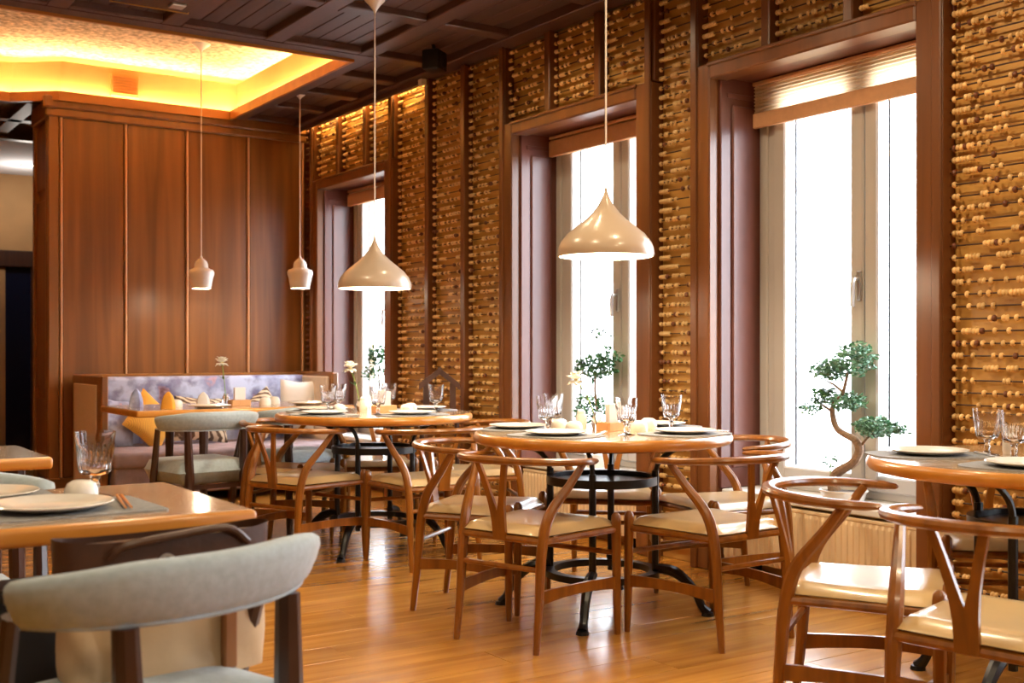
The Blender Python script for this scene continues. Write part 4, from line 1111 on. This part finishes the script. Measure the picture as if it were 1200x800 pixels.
# ------------------------------------------------------------------ sill plants
def leaf_cloud(mb, c, rad, n, size):
    for _ in range(n):
        while True:
            d = Vector((random.uniform(-1, 1), random.uniform(-1, 1), random.uniform(-1, 1)))
            if d.length <= 1: break
        p = Vector(c) + Vector((d.x * rad[0], d.y * rad[1], d.z * rad[2]))
        a = Vector((random.gauss(0, 1), random.gauss(0, 1), random.gauss(0, 0.5))).normalized()
        b = a.cross(Vector((random.gauss(0, 1), random.gauss(0, 1), random.gauss(0, 1)))).normalized()
        L = size * random.uniform(0.7, 1.3); n_ = a.cross(b) * 0.15 * L
        mb.add([p, p + a * L * 0.5 + b * L * 0.3 + n_, p + a * L, p + a * L * 0.5 - b * L * 0.3 + n_], [(0, 1, 2, 3)])
bo = thing('bonsai', 'tall curving bonsai tree in a white pot on the nearest sill', 'bonsai', (XW + 0.155, 3.585, SILL), 0); bo.scale = (0.95, 0.95, 0.82)
# local axes: y runs along the window (left in the photo), z up
MB().lathe([(0.0, 0), (0.085, 0), (0.098, 0.012), (0.110, 0.052), (0.116, 0.056), (0.116, 0.064), (0.106, 0.064), (0.100, 0.050), (0.0, 0.046)], 32).build('pot', 'porcelain', bo, True, angle=40)
MB().lathe([(0.0, 0.056), (0.06, 0.054), (0.1025, 0.050)], 24).build('soil', 'soil', bo)
TR = spline([(0, 0.055, 0.045), (0, 0.062, 0.10), (0.0, 0.040, 0.155), (-0.01, -0.02, 0.190), (-0.01, -0.07, 0.225), (0, -0.095, 0.290), (0, -0.075, 0.345), (0, -0.01, 0.375), (0.01, 0.050, 0.405), (0.01, 0.075, 0.470), (0, 0.065, 0.540), (0, 0.010, 0.600), (0, -0.015, 0.680), (0, -0.03, 0.740)], 3)
tk = MB().tube(TR, lerp_r([0.034, 0.029, 0.026, 0.025, 0.023, 0.022, 0.019, 0.017, 0.015, 0.013, 0.010, 0.008, 0.006], len(TR)), 10).build('trunk', 'bonsai_bark', bo)
for A, B in (((0, -0.09, 0.30), (0, -0.20, 0.41)), ((0, 0.07, 0.50), (0, 0.19, 0.55)), ((0, 0.0, 0.61), (0, 0.12, 0.68)), ((0, 0.055, 0.56), (0, -0.07, 0.57))):
    MB().tube([A, tuple((a + b) / 2 + 0.01 for a, b in zip(A, B)), B], [0.008, 0.006, 0.003], 6).build('branch', 'bonsai_bark', bo)
for c, r, n in (((0, -0.07, 0.80), (0.10, 0.09, 0.10), 260), ((0, 0.08, 0.74), (0.08, 0.11, 0.06), 200), ((0, 0.12, 0.58), (0.07, 0.07, 0.06), 110), ((0, -0.02, 0.56), (0.08, 0.10, 0.05), 180), ((0, -0.19, 0.43), (0.09, 0.11, 0.055), 240), ((0, 0.22, 0.51), (0.05, 0.06, 0.03), 40), ((0, -0.31, 0.42), (0.04, 0.05, 0.03), 40)):
    mb = MB(); leaf_cloud(mb, c, r, int(n * 1.9), 0.028); mb.build('foliage', 'leaf' if n % 20 else 'leaf_pale', bo, False, kind='stuff')
sm = MB().tube([(0.02, 0.095, 0.05), (0.02, 0.10, 0.15), (0.02, 0.095, 0.23)], 0.003, 6).build('shoot', 'stem', bo)
mb = MB(); leaf_cloud(mb, (0.02, 0.09, 0.215), (0.03, 0.05, 0.03), 24, 0.025); mb.build('foliage', 'leaf', bo, False, kind='stuff')

def sill_tree(name, label, loc, hgt, blobs, flowers=()):
    t = thing(name, label, 'plant', loc)
    MB().lathe([(0.0, 0), (0.055, 0), (0.072, 0.075), (0.076, 0.08), (0.070, 0.082), (0.0, 0.072)], 24).build('pot', 'porcelain', t, True, angle=40)
    P = spline([(0, 0, 0.06), (0, 0.02, hgt * 0.3), (0, -0.015, hgt * 0.55), (0, 0.01, hgt * 0.8), (0, 0.0, hgt)], 4)
    MB().tube(P, lerp_r([0.014, 0.011, 0.008, 0.005], len(P)), 8).build('trunk', 'bonsai_bark', t)
    for c, r, n in blobs:
        mb = MB(); leaf_cloud(mb, c, r, n, 0.030); mb.build('foliage', 'leaf', t, False, kind='stuff')
    for c in flowers:
        mb = MB(); petals(mb, c, 0.05, 10, 0.4); petals(mb, c, 0.04, 8, -0.5); mb.build('petals', 'petal', t, True, kind='stuff')
        MB().tube([(0, 0, hgt * 0.5), (c[0] * 0.6, c[1] * 0.6, c[2] * 0.85), c], 0.004, 6).build('stem', 'stem', t)
sill_tree('small_tree', 'small leafy tree on the middle window sill', (XW + 0.16, 5.455, SILL), 0.57,
          [((0, 0.0, 0.60), (0.10, 0.16, 0.08), 480), ((0, -0.12, 0.66), (0.07, 0.09, 0.06), 140), ((0, 0.05, 0.36), (0.08, 0.15, 0.08), 260), ((0, 0.07, 0.20), (0.08, 0.14, 0.07), 200), ((0, -0.02, 0.80), (0.05, 0.10, 0.04), 30)])
sill_tree('small_tree', 'small leafy plant on the farthest window sill', (XW + 0.16, 8.28, SILL), 0.60,
          [((0, 0.0, 0.66), (0.10, 0.14, 0.09), 420), ((0, 0.08, 0.52), (0.10, 0.16, 0.06), 160), ((0, -0.02, 0.36), (0.08, 0.09, 0.10), 120)])
